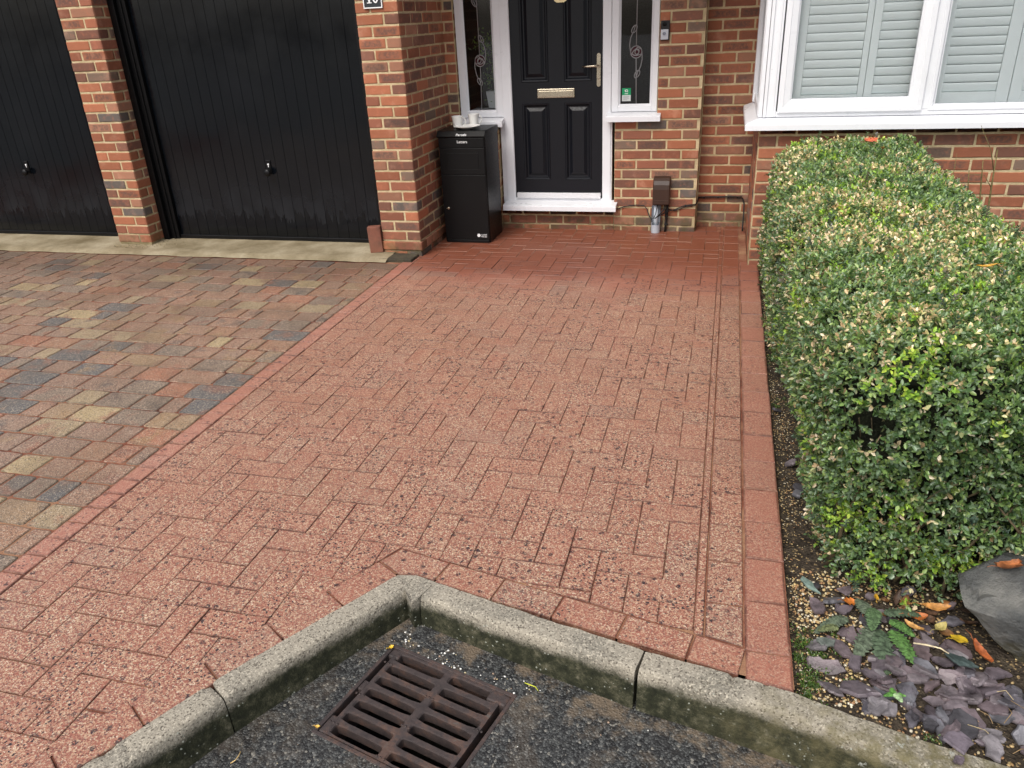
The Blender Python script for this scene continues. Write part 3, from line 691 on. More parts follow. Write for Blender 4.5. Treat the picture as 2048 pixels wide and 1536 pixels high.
# left return frame
bay.box(ox - .032, ox - .004, 5.46, 5.50, zs0, zt2, bev=.003); bay.box(ox - .032, ox - .002, 5.501, 6.40, zs0, zs0 + .06, bev=.003); bay.box(ox - .045, ox - .002, 6.32, 6.45, zs0, zt2, bev=.004)
bay.box(ox - .028, ox - .003, YB + .003, 5.459, zs0, zt2, bev=.003)
bw = bay.build('bay_window', MUPVC, house, label='large white bay window with closed shutters behind the hedge')
g.build('bay_cill', MUPVC, bw)
g = Geo(); g.box(gx0 - .004, mx1 - .1, YB + .012, YB + .016, gz0 - .004, zt2); g.box(mx1 + .003, 2.58, YB + .0145, YB + .0185, gz1 - .004, zt2); g.box(ox - .018, ox - .014, 5.50, 6.33, zs0 + .05, zt2); g.build('pane', MGLASS, bw)
g = Geo(); g.box(mx1 - .1145, mx1 - .103, YB + .0065, YB + .0275, gz0, zt2); g.box(gx0 - .0, mx1 - .104, YB + .0065, YB + .010, gz0 - .0, gz0 + .003); g.build('window_gasket', MRUBBER, bw)
# plantation shutters
YS = 5.475; Ks = lambda x: x * YS / 5.45
def shutter(x0, x1, ls, rs, z0=1.0):
    s = Geo(); zr = (1.103 - CAMH) * YS / 5.45 + CAMH
    s.box(x0, x0 + ls, YS, YS + .028, z0, zt2, bev=.002); s.box(x1 - rs, x1, YS, YS + .028, z0, zt2, bev=.002)
    s.box(x0 + ls + .0005, x1 - rs - .0005, YS + .001, YS + .027, z0, zr - .002, bev=.002)
    z = zr; p = .0507
    while z < zt2 - p:
        V = []
        # elliptical louver, nearly closed
        c = (YS + .014, z + p / 2); hw = p / 2 - .0004; th = .0048; tilt = R(12)
        m_ = 12; xs = (x0 + ls + .002, x1 - rs - .002)
        for x in xs:
            for j in range(m_):
                a = 2 * math.pi * j / m_; lz, ly = hw * math.cos(a), th * math.sin(a)
                V.append((x, c[0] + ly * math.cos(tilt) - lz * math.sin(tilt) * .8, c[1] + lz))
        s.add(V, [(j, (j + 1) % m_, (j + 1) % m_ + m_, j + m_) for j in range(m_)], smooth=True); z += p
    s.build('shutter', MSHUT, bw)
shutter(Ks(.385), Ks(.7985), .050, .034); shutter(Ks(.8015), Ks(1.15), .046, .05); shutter(Ks(1.152), Ks(1.602), .088, .068); shutter(Ks(1.606), Ks(2.05), .062, .06); shutter(Ks(2.054), Ks(2.55), .06, .06)
g = Geo(); g.box(.25, 2.7, YS + .045, YS + .06, .97, zt2); g.box(.24, 2.7, YS - .03, YS + .044, .97, .998); g.build('bay_reveal', plain('shade_lining', (.25, .29, .29), .8), bw)

# ------------------------------------------------------------------ ground: road with gully hole
E1 = np.array([.973, -.231]); E2 = np.array([-.285, -.9585]) ; G0 = np.array([-.886, 1.632]); RZ = -.11
G0 = G0 * 1.008
gp = lambda s, t: G0 + E1 * s + E2 * t
def rz(x, y): return np.clip(-.108 - .045 * (1.70 - y) - .03 * (x + .87), -.24, -.10)
GW, GL = .435, .362
g = Geo()
S = [-60, -3, 0, GW, 3, 60]; T = [-60, -.35, 0, GL, 2.5, 60]
V = [(*gp(s, t), rz(*gp(s, t))) for t in T for s in S]
g.add(V, [(j * 6 + i, j * 6 + i + 6, j * 6 + i + 7, j * 6 + i + 1) for j in range(5) for i in range(5) if not (i == 2 and j == 2)])
g.build('road', MROAD, kind='structure')
# gully pit
g = Geo(); c = [gp(0, 0), gp(GW, 0), gp(GW, GL), gp(0, GL)]
V = [(*p, rz(*p) - .001) for p in c] + [(*p, RZ - .55) for p in c]
g.add(V, [(i, i + 4, (i + 1) % 4 + 4, (i + 1) % 4) for i in range(4)] + [(4, 7, 6, 5)]); g.build('gully', plain('gully_wall', (.008, .007, .005), .9, bump=.5, bscale=60), kind='structure')
# drain: frame and grate
drain = empty('drain_cover', (*gp(.2, .2), RZ), 'rusty slotted cast iron drain cover set in the road inside the kerb corner', 'drain cover')
def gpt(V):
    V = np.asarray(V, float); o = np.zeros_like(V); o[:, :2] = G0 + V[:, :1] * E1 + V[:, 1:2] * E2; o[:, 2] = V[:, 2] + rz(o[:, 0], o[:, 1]); return o
def rnoise(V): V = V.copy(); V[:, 2] += vn(V, 60, 5) * .0007; return V
fr = Geo()
fw = .012; o_ = 0
for (a, b, c_, d) in ((0, GW, 0, fw), (0, GW, GL - fw, GL), (0, fw, fw + .0005, GL - fw - .0005), (GW - fw, GW, fw + .0005, GL - fw - .0005)):
    fr.box(a, b, c_, d, -.13, .002, bev=.002)
for (a, b, c_, d) in ((fw, .045, GL - .075, GL - fw), (GW - .075, GW - fw, fw, .050), (fw, .05, fw, .045)): fr.box(a, b, c_, d, -.045, .0005, bev=.006)
fr.v = [rnoise(gpt(v)) for v in fr.v]; fr.f = [f[::-1] for f in fr.f]; fr.build('drain_frame', MIRON, drain)
gr = Geo()
def cell(g, s0, s1, t0, t1, h0, h1, w0, w1, th=.034):
    """rectangular cell (s,t) with a rounded slot hole, extruded down"""
    n = 28; out = []; inn = []
    hc = ((h0 + h1) / 2, (w0 + w1) / 2); ha, hb = (h1 - h0) / 2, (w1 - w0) / 2; r = hb * .62
    for k in range(n):
        a = 2 * math.pi * (k + .5) / n; cxx, cyy = math.cos(a), math.sin(a)
        # hole: rounded rectangle by superellipse like projection
        dx_, dy_ = cxx / max(abs(cxx), abs(cyy)), cyy / max(abs(cxx), abs(cyy))
        px, py = dx_ * ha, dy_ * hb
        qx = max(abs(px) - (ha - r), 0); qy = max(abs(py) - (hb - r), 0); q = math.hypot(qx, qy)
        if qx > 0 and qy > 0 and q > 0:
            f = r / q; px = math.copysign(ha - r + qx * f, px); py = math.copysign(hb - r + qy * f, py)
        inn.append((hc[0] + px, hc[1] + py))
        ox_, oy_ = dx_, dy_
        out.append(((s0 + s1) / 2 + ox_ * (s1 - s0) / 2, (t0 + t1) / 2 + oy_ * (t1 - t0) / 2))
    inn2 = [(hc[0] + (x - hc[0]) * (1 - .004 / ha), hc[1] + (y - hc[1]) * (1 - .002 / hb)) for x, y in inn]
    V = [(x, y, 0) for x, y in out] + [(x, y, 0.0) for x, y in inn] + [(x, y, -.004) for x, y in inn2] + [(x, y, -th) for x, y in inn2] + [(x, y, -th) for x, y in out]
    F_ = []
    for k in range(n):
        m_ = (k + 1) % n
        F_ += [(k, m_, n + m_, n + k), (n + k, n + m_, 2 * n + m_, 2 * n + k), (2 * n + k, 2 * n + m_, 3 * n + m_, 3 * n + k), (3 * n + k, 3 * n + m_, 4 * n + m_, 4 * n + k), (4 * n + k, 4 * n + m_, m_, k)]
    g.add(V, F_)
p0s, p0t = .030, .013; pitch = .0478; rows = 7; w1 = .188; w2 = .186
for c_ in range(2):
    s0 = p0s + c_ * w1; s1 = s0 + (w1 if c_ == 0 else w2)
    for rI in range(rows):
        t0 = p0t + rI * pitch; t1 = t0 + pitch
        cell(gr, s0, s1, t0, t1, s0 + .0095, s1 - .0095, t0 + .0063, t1 - .0063)
for (a, b, c_, d) in ((fw + .001, p0s - .0005, .15, .185), (p0s + w1 + w2 + .0005, GW - fw - .001, .27, .30), (fw + .001, p0s - .0005, .30, .33)): gr.box(a, b, c_, d, -.03, -.0004, bev=.003)
# studs
for (a, b) in ((p0s + .005, .07), (p0s + .005, .2), (p0s + .005, .31), (p0s + w1, .12), (p0s + w1, .23), (p0s + w1, .34), (p0s + w1 + w2 - .006, .15), (p0s + w1 + w2 - .006, .3)):
    for q in range(3): gr.tube([(a + q * .012 - .012, b, -.001), (a + q * .012 - .012, b, .002)], .0035, 8)
gr.v = [rnoise(gpt(v)) for v in gr.v]; gr.f = [f[::-1] for f in gr.f]; gr.build('grate', MIRON, drain)

# ------------------------------------------------------------------ kerb stones
def sweep_kerb(g, path, side, gap0=True, seed=0, prof=None):
    """path: outer (paving side) polyline; side: +1 puts the road on the right of the path"""
    prof = prof or [(0, -.2), (0, .0), (.003, .003), (.03, .0035), (.062, .003), (.069, .002), (.074, -.001), (.0775, -.006), (.0795, -.013), (.082, -.03), (.086, -.070), (.091, -.135), (.095, -.22)]
    p = np.array(path, float); d = np.cumsum(np.r_[0, np.linalg.norm(np.diff(p, axis=0), axis=1)]); n = max(int(d[-1] / .012), 3)
    t = np.linspace(0, d[-1], n); q = np.stack([np.interp(t, d, p[:, 0]), np.interp(t, d, p[:, 1])], 1)
    T = np.gradient(q, axis=0); T /= np.linalg.norm(T, axis=1)[:, None]; N = np.stack([T[:, 1], -T[:, 0]], 1) * side
    V = []
    for i in range(n):
        e = min(i, n - 1 - i); sh = {0: .004, 1: .001}.get(e, 0)
        for j, (o, z) in enumerate(prof):
            V.append((q[i, 0] + N[i, 0] * o, q[i, 1] + N[i, 1] * o, z - (sh if 0 < j < len(prof) - 1 else 0)))
    V = np.array(V); m_ = len(prof); dd = vn(V, 22, seed) * .0022 + vn(V, 70, seed + 1) * .0011
    ch_ = np.clip(vn(V, 35, seed + 7) - .62, 0, 1) * .03 * (np.abs(V[:, 2] + .002) < .014); V[:, 2] += np.where(V[:, 2] > -.1, dd * .6 - ch_, 0); V[:, 0] += dd * .6; V[:, 1] += dd * .6
    F_ = [(i * m_ + j, i * m_ + j + 1, (i + 1) * m_ + j + 1, (i + 1) * m_ + j) for i in range(n - 1) for j in range(m_ - 1)]
    F_ += [tuple(range(m_)), tuple((n - 1) * m_ + j for j in range(m_))[::-1]]
    if side < 0: F_ = [f[::-1] for f in F_]
    g.add(V, [f[::-1] for f in F_], smooth=False)
KL = [(-.943, 1.833), (-1.171, 1.477), (-1.281, 1.300)]
KL2 = [(-1.285, 1.291), (-1.445, .984), (-1.72, .42), (-1.95, -.1)]
KR = [(-.813, 1.826), (-.45, 1.738), (-.125, 1.665)]
KR2 = [(-.1205, 1.664), (.031, 1.640), (.281, 1.595), (.432, 1.545), (.560, 1.511), (.80, 1.460), (1.1, 1.38), (1.6, 1.20), (2.2, .9), (3.2, .3)]
g = Geo()
# corner infill between the first two stones (mortar wedge)
sweep_kerb(g, KL2[::-1], +1, seed=21); sweep_kerb(g, KL[::-1], +1, seed=31); sweep_kerb(g, KR, +1, seed=41); sweep_kerb(g, KR2, +1, seed=51)
g.build('kerb', MKERB, kind='structure')
g = Geo(); V = [(-.943, 1.833, -.001), (-.87, 1.853, -.001), (-.813, 1.826, -.001), (-.826, 1.76, .001), (-.858, 1.728, -.004), (-.90, 1.79, .001)]
V = [(-.945, 1.834, -.002), (-.88, 1.846, -.002), (-.812, 1.827, -.002), (-.836, 1.738, .0015), (-.852, 1.722, -.006), (-.868, 1.738, .0015)]
V += [(x, y, -.2) for x, y, z in V]; g.add(V, [tuple(range(6))[::-1]] + [(i, i + 6, (i + 1) % 6 + 6, (i + 1) % 6) for i in range(6)]); g.build('kerb', MKERB, kind='structure')

# ------------------------------------------------------------------ paving
def clip(poly, a, b):
    """keep the part of the polygon left of the line a->b"""
    o = []; n = len(poly)
    sd_ = [(b[0] - a[0]) * (p[1] - a[1]) - (b[1] - a[1]) * (p[0] - a[0]) for p in poly]
    for i in range(n):
        p, q, s, t = poly[i], poly[(i + 1) % n], sd_[i], sd_[(i + 1) % n]
        if s >= 0: o.append(p)
        if s * t < 0: k = s / (s - t); o.append((p[0] + (q[0] - p[0]) * k, p[1] + (q[1] - p[1]) * k))
    return o
def area(p): return .5 * sum(p[i][0] * p[(i + 1) % len(p)][1] - p[(i + 1) % len(p)][0] * p[i][1] for i in range(len(p)))
def inset(poly, d):
    n = len(poly); o = []
    for i in range(n):
        p0, p1, p2 = (np.array(poly[(i + k - 1) % n]) for k in range(3))
        e1 = p1 - p0; e2 = p2 - p1; l1 = np.linalg.norm(e1); l2 = np.linalg.norm(e2)
        if l1 < 1e-6 or l2 < 1e-6: o.append(p1); continue
        n1 = np.array([-e1[1], e1[0]]) / l1; n2 = np.array([-e2[1], e2[0]]) / l2; m_ = n1 + n2; k = m_ @ m_
        if k < .4: m_ = n1 * 1.4; k = 2
        o.append(p1 + m_ * (2 * d / k))
    return o
def block(g, poly, gap=.0008, ch=.0024, z=0, rnd=None, rag=0, dish=0):
    poly = [p for i, p in enumerate(poly) if math.hypot(p[0] - poly[i - 1][0], p[1] - poly[i - 1][1]) > .003]
    if len(poly) < 3 or area(poly) < 2.5e-4: return
    p0 = inset(poly, gap + (random.random() - .5) * .001 + (.0012 if random.random() < .05 else 0))
    if area(p0) < 1.5e-4: return
    if rag:                                           # tumbled: rounded corners, wavy sides
        q = []; n = len(p0)
        for i in range(n):
            a, b = np.array(p0[i]), np.array(p0[(i + 1) % n]); L = np.linalg.norm(b - a); m_ = max(int(L / .03), 2); c = .010 / L
            for k in range(m_ + 1): t = c + (1 - 2 * c) * k / m_; q.append(a + (b - a) * t + RNG.normal(0, rag, 2))
        p0 = q
    p1 = inset(p0, ch * .35); p2 = inset(p0, ch); 
    if area(p2) < 1e-4: p1, p2 = inset(p0, .0006), inset(p0, .0012)
    n = len(p0); tx, ty = RNG.normal(0, .004, 2); zz = z + RNG.normal(0, .0006)
    c = np.mean(np.array(p0), 0)
    def Z(p, dz): return (p[0], p[1], zz + dz + tx * (p[0] - c[0]) + ty * (p[1] - c[1]))
    p3 = inset(p2, .0020)
    if area(p3) < 2e-4 or len(p3) != n: p3 = [np.array(q) * .9 + c * .1 for q in p2]
    V = [Z(p, -.02) for p in p0] + [Z(p, -ch * .8) for p in p0] + [Z(p, -ch * .22) for p in p1] + [Z(p, 0) for p in p2] + [Z(p, .0001) for p in p3]
    bu = np.zeros((5 * n, 3)); bu[4 * n:, 0] = 1; bu[3 * n:4 * n, 0] = .35
    F_ = []
    for k in range(4):
        for i in range(n): j = (i + 1) % n; F_.append((k * n + i, k * n + j, (k + 1) * n + j, (k + 1) * n + i))
    F_.append(tuple(4 * n + i for i in range(n)))
    g.add(V, F_, rnd or (random.random(), random.random(), 1.0), buv=bu)
# red area limits
XB0, XB1 = -2.300, -2.203; U = .1052
XH1 = .006; XS0, XS1, XO0, XO1 = .0085, .036, .148, .277
YT = 6.32
LA, LB = np.array([-1.03, 1.925]), np.array([-1.62, .86])     # inner edge of the kerb course, left arm
LD = (LB - LA) / np.linalg.norm(LB - LA); LA = np.array([-.943, 1.833]) + np.array([-LD[1], LD[0]]) * -.108; 
KLd = nrm(np.array([-1.281, 1.30]) - np.array([-.943, 1.833])); nl = np.array([KLd[1], -KLd[0]])   # outward (paving side)
if nl @ np.array([-1, .5]) < 0: nl = -nl
A0 = np.array([-.943, 1.833]) + nl * .107; A1 = np.array([-1.60, .70]) + nl * .107
KRd = nrm(np.array([.275, 1.598]) - np.array([-.813, 1.824])); nr = np.array([-KRd[1], KRd[0]])
B0 = np.array([-.813, 1.824]) + nr * .108; B1 = np.array([.5, B0[1] + (0.5 - B0[0]) * KRd[1] / KRd[0]])
g = Geo()
def redblk(poly, speck=1.0, edg=0, **kw): kw.setdefault('gap', .0005); block(g, poly, rnd=(random.random(), edg, min(1, max(0, speck - abs(random.gauss(0, .10))))), **kw)
_t = np.linalg.solve(np.array([KLd, -KRd]).T, B0 - A0); APX = tuple(A0 + KLd * _t[0])
LEFTPOS = bool(clip([(-2, 1.9), (-1.9, 1.9), (-1.9, 2.0), (-2, 2.0)], tuple(A1), tuple(A0)))
for i in range(-3, 40):
    for j in range(-60, 70):
        k = (i - j) % 4
        xr = XH1 - i * U; y0 = 2.301 + j * U
        if k == 0: rc = (xr - 2 * U, xr, y0, y0 + U)
        elif k == 2: rc = (xr - U, xr, y0 - U, y0 + U)
        else: continue
        x0, x1, ya, yb = rc
        x1 = min(x1, XH1); x0 = max(x0, XB1 + .003); yt = YT if x0 < -.2 else YT
        yb = min(yb, yt); ya = max(ya, -.3)
        if x1 - x0 < .012 or yb - ya < .012: continue
        poly = [(x0, ya + .0009), (x1, ya + .0009), (x1, yb - .0009), (x0, yb - .0009)]
        if x0 < -2.2 and yb > PF: continue
        cxm = (x0 + x1) / 2; cym = (ya + yb) / 2
        # cut away the wedge taken by the kerb and its course
        if cym < 2.3:
            L1 = clip(poly, tuple(A1), tuple(A0)); L2 = clip(poly, tuple(A0), tuple(A1))
            keepside, other = (L1, L2) if LEFTPOS else (L2, L1)
            wedge = clip(other, tuple(B1), tuple(B0)) if other else []
            if wedge and area(wedge) > 2e-5:
                up = clip(other, tuple(B0), tuple(B1))
                if keepside: redblk(keepside)
                if up: redblk(up)
                continue
        redblk(poly)
# thin infill strip, soldier course and edging on the right
def line_y(x): return B0[1] + (x - B0[0]) * KRd[1] / KRd[0]
y = 1.55
while y < YT:
    L = random.choice((.2, .2, .1, .2)) ; redblk(clip([(XH1 + .001, y), (XS1 - .002, y), (XS1 - .002, y + L), (XH1 + .001, y + L)], tuple(B0), tuple(B1)) or [(0, 0)]) ; y += L + .002
y = 1.50
while y < 6.44:
    redblk(clip([(XS1, y), (XO0, y), (XO0, y + .203), (XS1, y + .203)], tuple(B0), tuple(B1)) or [(0, 0)], .95, gap=.002); y += .2035
y = 1.52
Ka, Kb = (.03, 1.643), (.277, 1.600)
while y < 5.40:
    xo = random.gauss(0, .0013); redblk(clip([(XO0 + .004 + xo, y), (XO1 + xo - .001, y), (XO1 + xo - .001, y + .2085), (XO0 + .004 + xo, y + .2085)], Ka, Kb) or [(0, 0)], .52, edg=.3, gap=.0012, ch=.006); y += .209
# extra row up to the recessed wall
for k in range(4): redblk([(-.19 + k * .085, YT + .002), (-.19 + (k + 1) * .085, YT + .002), (-.19 + (k + 1) * .085, 6.48), (-.19 + k * .085, 6.48)], 0) if k < 2 else None
# left border, squares
y = -.3
while y < 5.36:
    redblk([(XB0, y), (XB1 - .002, y), (XB1 - .002, y + .0985), (XB0, y + .0985)], .75, edg=.85, gap=.0018, ch=.005); y += .099
# course along the kerb
P0 = np.array([-.943, 1.833]); L = 0
while L < 2.2:
    a = P0 + KLd * L; b = P0 + KLd * (L + .205); bend = np.array([0, 0])
    d = nl * .106; lowa = a - nl * (0.0 if L < .6 else .0); redblk([tuple(p) for p in (a - nl * .004 - nl * max(0, L - .55) * .06, a + d, b + d, b - nl * .004 - nl * max(0, L + .205 - .55) * .06)][::(-1 if area([tuple(a), tuple(a + d), tuple(b + d), tuple(b)]) < 0 else 1)], .9, gap=.002); L += .2055
P0 = np.array([-.813, 1.824]); L = 0
while L < 0.93:
    a = P0 + KRd * L; b = P0 + KRd * min(L + .205, .965); d = nr * .105
    redblk([tuple(p) for p in (a, b, b + d, a + d)], .9, gap=.002); L += .2055
redblk([(-.943, 1.836), (-.878, 1.848), (-.815, 1.828), tuple(np.array([-.813, 1.824]) + nr * .107), APX, tuple(np.array([-.943, 1.833]) + nl * .107)][::1], .9, gap=.002)
g.build('red_paving', MRED, kind='structure')
# joint bed under the red blocks
g = Geo(); bz = -.0045
pts = [(-2.31, -.6), (-1.95 + .0, -.6), (-1.74, .42), (-1.46, .984), (-1.19, 1.477), (-.948, 1.85), (-.80, 1.84), (-.12, 1.68), (.275, 1.612), (.275, 5.42), (.2, 5.44), (.2, 6.6), (-2.2, 6.6), (-2.2, 5.42), (-2.31, 5.42)]
bm = bmesh.new(); bm.faces.new([bm.verts.new((x, y, bz)) for x, y in pts]); bmesh.ops.triangulate(bm, faces=bm.faces[:]); g.bm(bm)
bm = bmesh.new(); f = bm.faces.new([bm.verts.new((x, y, -.16)) for x, y in [(-9, -3), (-1.98, -3), (-1.74, .42)][:0] or [(-9.0, -.6), (-2.311, -.6), (-2.311, 5.25), (-9.0, 5.25)]])
for v in bm.verts: v.co.z = bz
g.bm(bm)
g.box(.262, .275, 1.62, 5.4, -.10, -.008)
g.build('paving_bed', MSAND, kind='structure')
# tumbled driveway
g = Geo(); y = 5.195; rowh = .1535; row = 0; yl = y
while y > -.5:
    x = -9.0 + random.random() * .2; y0 = y - rowh
    wlist = (.105, .155, .205)
    while x < XB0:
        wd = random.choices((.112, .165, .215, .262), (3, 4, 5, 2))[0]; x1 = min(x + wd, XB0 - .001)
        if XB0 - x1 < .06: x1 = XB0 - .001
        if x1 > -7.2: block(g, [(x, y0), (x1, y0), (x1, y), (x, y)], gap=.0026, ch=.0085, rag=.0011, rnd=(random.random(), random.random(), random.random()))
        x = x1 + .0
        if x >= XB0 - .002: break
    y = y0; row += 1
g.build('driveway', MMULTI, kind='structure')
# concrete sill in front of the garages
g = Geo()
def slab(x0, x1):
    n = 60; m_ = 10; V = []
    for i in range(n + 1):
        for j in range(m_ + 1):
            x = x0 + (x1 - x0) * i / n; yy = 5.2 + (5.66 - 5.2) * j / m_; V.append((x, yy, .022 + .012 * j / m_ - (.02 if j == 0 else 0)))
    V = np.array(V); dd = vn(V, 9, 5) * .003 + vn(V, 40, 6) * .001; V[:, 2] += dd; V[:, 1] += np.where(V[:, 1] < 5.22, vn(V, 14, 8) * .005, 0)
    g.add(V, [(i * (m_ + 1) + j, (i + 1) * (m_ + 1) + j, (i + 1) * (m_ + 1) + j + 1, i * (m_ + 1) + j + 1) for i in range(n) for j in range(m_)], smooth=True)
slab(-7.3, -2.42); g.build('concrete_sill', MSILL, kind='structure')
# red block stood on end against the porch pier, old plinth piece below the pier
g = Geo(); g.box(-.05, .05, -.032, .032, 0, .2, bev=.004, rnd=(.2, .3, .35))
o = g.build('paving_block', MRED, label='red block stood on end between the garage door and the porch pier', cat='paving block'); o.location = (-2.567, 5.40, .028); o.rotation_euler = (0, R(-2), R(14))
g = Geo(); g.box(-2.50, -2.225, 5.235, 5.40, -.01, .022, bev=.006, rnd=(.95, .1, .1)); g.build('footing', plain('mossy_footing', (.06, .05, .03), .9, bump=.7, bscale=50, var=.4), kind='structure')

# ------------------------------------------------------------------ planting bed
kx = [q[0] for q in KR2]; ky = [q[1] for q in KR2]
g = Geo(); nx, ny = 130, 260; V = []
for i in range(nx + 1):
    x = .279 + (3.2 - .279) * (i / nx) ** 1.5
    y0 = float(np.interp(x, kx, ky)) + .006
    for j in range(ny + 1): V.append((x, y0 + (5.419 - y0) * j / ny, 0))
V = np.array(V); e = np.clip((V[:, 0] - .279) / .12, 0, 1)
V[:, 2] = -.024 - .012 * (1 - e) + vn(V, 5, 1) * .010 + vn(V, 22, 2) * .005 + vn(V, 60, 3) * .0025
bedV = V.copy(); g.add(V, [(i * (ny + 1) + j, (i + 1) * (ny + 1) + j, (i + 1) * (ny + 1) + j + 1, i * (ny + 1) + j + 1) for i in range(nx) for j in range(ny)], smooth=True)
g.build('planting_bed', MSOIL, kind='structure')
def bedz(x, y): return float(-.024 - .012 * (1 - min(max((x - .279) / .12, 0), 1)) + vn([[x, y, 0]], 5, 1)[0] * .010 + vn([[x, y, 0]], 22, 2)[0] * .005)

def ico(sub):
    bm = bmesh.new(); bmesh.ops.create_icosphere(bm, subdivisions=sub, radius=1); V = np.array([v.co[:] for v in bm.verts]); F_ = [[v.index for v in f.verts] for f in bm.faces]; bm.free(); return V, F_
IV, IF = ico(1); IV2, IF2 = ico(2)
# gravel, far too many to count
g = Geo(); cnt = 0
while cnt < 2600:
    c_ = random.random()
    if c_ < .60: x, y = .30 + abs(random.gauss(0, .22)), random.uniform(1.5, 2.15)
    else: x, y = .285 + abs(random.gauss(0, .05)), random.uniform(1.6, 4.8)
    if x > 1.1 or y < np.interp(x, kx, ky) + .03: continue
    dens = vn([[x, y, 0]], 6, 77)[0] * .5 + .5
    if random.random() > dens * 1.3: continue
    s = random.uniform(.0025, .0062) * (1.0 if c_ < .6 else .62)
    A = IV * np.array([1, random.uniform(.6, .95), random.uniform(.45, .7)]) * s; t = random.random() * 6.28
    A = np.stack([A[:, 0] * math.cos(t) - A[:, 1] * math.sin(t), A[:, 0] * math.sin(t) + A[:, 1] * math.cos(t), A[:, 2]], 1) * (1 + RNG.normal(0, .06, (len(A), 1)))
    col = random.choice([(.55, .42, .20), (.62, .52, .32), (.45, .28, .12), (.70, .63, .48), (.36, .2, .1), (.5, .36, .17)])
    g.add(A + (x, y, bedz(x, y) + s * .3 + random.random() * .004), IF, col, smooth=True); cnt += 1
g.build('gravel', MPEB, kind='stuff')
# grit scattered over the road
g = Geo()
for k in range(230):
    x = random.uniform(-1.9, .8); y = random.uniform(.6, 1.62)
    if random.random() < .35: x, y = gp(random.uniform(-.09, .5), random.uniform(-.055, 0.0))
    s_, t_ = (np.array([x, y]) - G0) @ E1, (np.array([x, y]) - G0) @ E2
    if -.005 < s_ < GW + .005 and -.005 < t_ < GL + .005: continue
    if x < -.87 and y > 1.70 + (x + .88) * 1.55: continue
    if x > -.9 and y > 1.705 - .21 * (x + .87): continue
    s = random.choice((.0016, .002, .0026, .004)); A = IV * np.array([1, .8, .6]) * s * (1 + RNG.normal(0, .12, (len(IV), 1)))
    col = random.choice([(.75, .73, .68), (.8, .8, .77), (.6, .5, .3), (.35, .25, .18)]); g.add(A + (x, y, rz(x, y) + s * .5), IF, col)
g.build('grit', MPEB, kind='stuff')

# slate chips --------------------------------------------------------------
def slate_mesh(seed, col, L, W_, th):
    rs = random.Random(seed); n = rs.randint(5, 8); pts = []
    for i in range(n):
        a = 2 * math.pi * (i + rs.uniform(-.25, .25)) / n; r = 1 + rs.uniform(-.34, .24); pts.append((math.cos(a) * r * L / 2, math.sin(a) * r * W_ / 2))
    o2 = []
    for i in range(n):
        a_, b_ = pts[i], pts[(i + 1) % n]
        for t in (0, .33, .66): o2.append((a_[0] + (b_[0] - a_[0]) * t + rs.gauss(0, L * .018), a_[1] + (b_[1] - a_[1]) * t + rs.gauss(0, L * .018)))
    pts = o2; n = len(pts)
    g = Geo(); q = []
    for (k, z) in ((.86, -th / 2), (1.0, -th * .1), (.97, th * .25), (.90, th * .5), (.5, th * .53)):
        q += [(x * k, y * k, z + (x * .03 if k < 1 else 0) + rs.uniform(-.0006, .0006)) for x, y in pts]
    F_ = [(l * n + i, l * n + (i + 1) % n, (l + 1) * n + (i + 1) % n, (l + 1) * n + i) for l in range(4) for i in range(n)] + [tuple(range(n))[::-1], tuple(4 * n + i for i in range(n))]
    g.add(q, F_, col); return g
slz = [(.364, 1.972), (.42, 2.015), (.45, 1.87), (.352, 1.799), (.414, 1.807), (.367, 1.731), (.442, 1.743), (.54, 1.772), (.584, 1.743), (.62, 1.755), (.62, 1.828), (.67, 1.804), (.713, 1.831), (.717, 1.751), (.724, 1.721), (.436, 1.640), (.499, 1.648), (.455, 1.60), (.49, 1.61), (.555, 1.585), (.632, 1.662), (.674, 1.683), (.607, 1.612), (.577, 1.60), (.633, 1.567), (.668, 1.585), (.70, 1.62), (.368, 1.63)]
rs = random.Random(5); extra = []
while len(extra) < 112:
    x = rs.uniform(.33, 1.0); y = rs.uniform(1.42, 2.08)
    if len(extra) > 45: x = rs.uniform(.47, 1.0); y = rs.uniform(1.40, 1.80)
    if rs.random() < .02: x, y = rs.uniform(.30, .37), rs.uniform(2.05, 3.6)
    if y < np.interp(x, kx, ky) + .05: continue
    if x < .42 and y < 2.05 and rs.random() < .75: continue
    if x > .74 and 1.79 < y < 2.2: continue
    extra.append((x, y))
n_s = 0
pal = [(.11, .09, .10), (.135, .105, .113), (.10, .092, .105), (.16, .135, .143), (.06, .056, .062), (.13, .127, .14), (.11, .082, .086), (.20, .182, .19), (.15, .123, .132)]
for i, (x, y) in enumerate(slz + extra):
    L = rs.uniform(.04, .085) if i >= len(slz) else rs.uniform(.06, .10); g = slate_mesh(i, rs.choice(pal), L, L * rs.uniform(.45, .75), rs.uniform(.008, .016))
    o = g.build('slate_chip', MSLATE, label='purple grey slate chip lying loose on the gravel by the hedge', cat='slate chip', group='purple slate chips on the planting bed')
    o.location = (x, y, bedz(x, y) + .009 + .006 * rs.random() + (.006 if i % 3 == 0 else 0)); o.rotation_euler = (rs.gauss(0, .22), rs.gauss(0, .22), rs.uniform(0, 6.28))
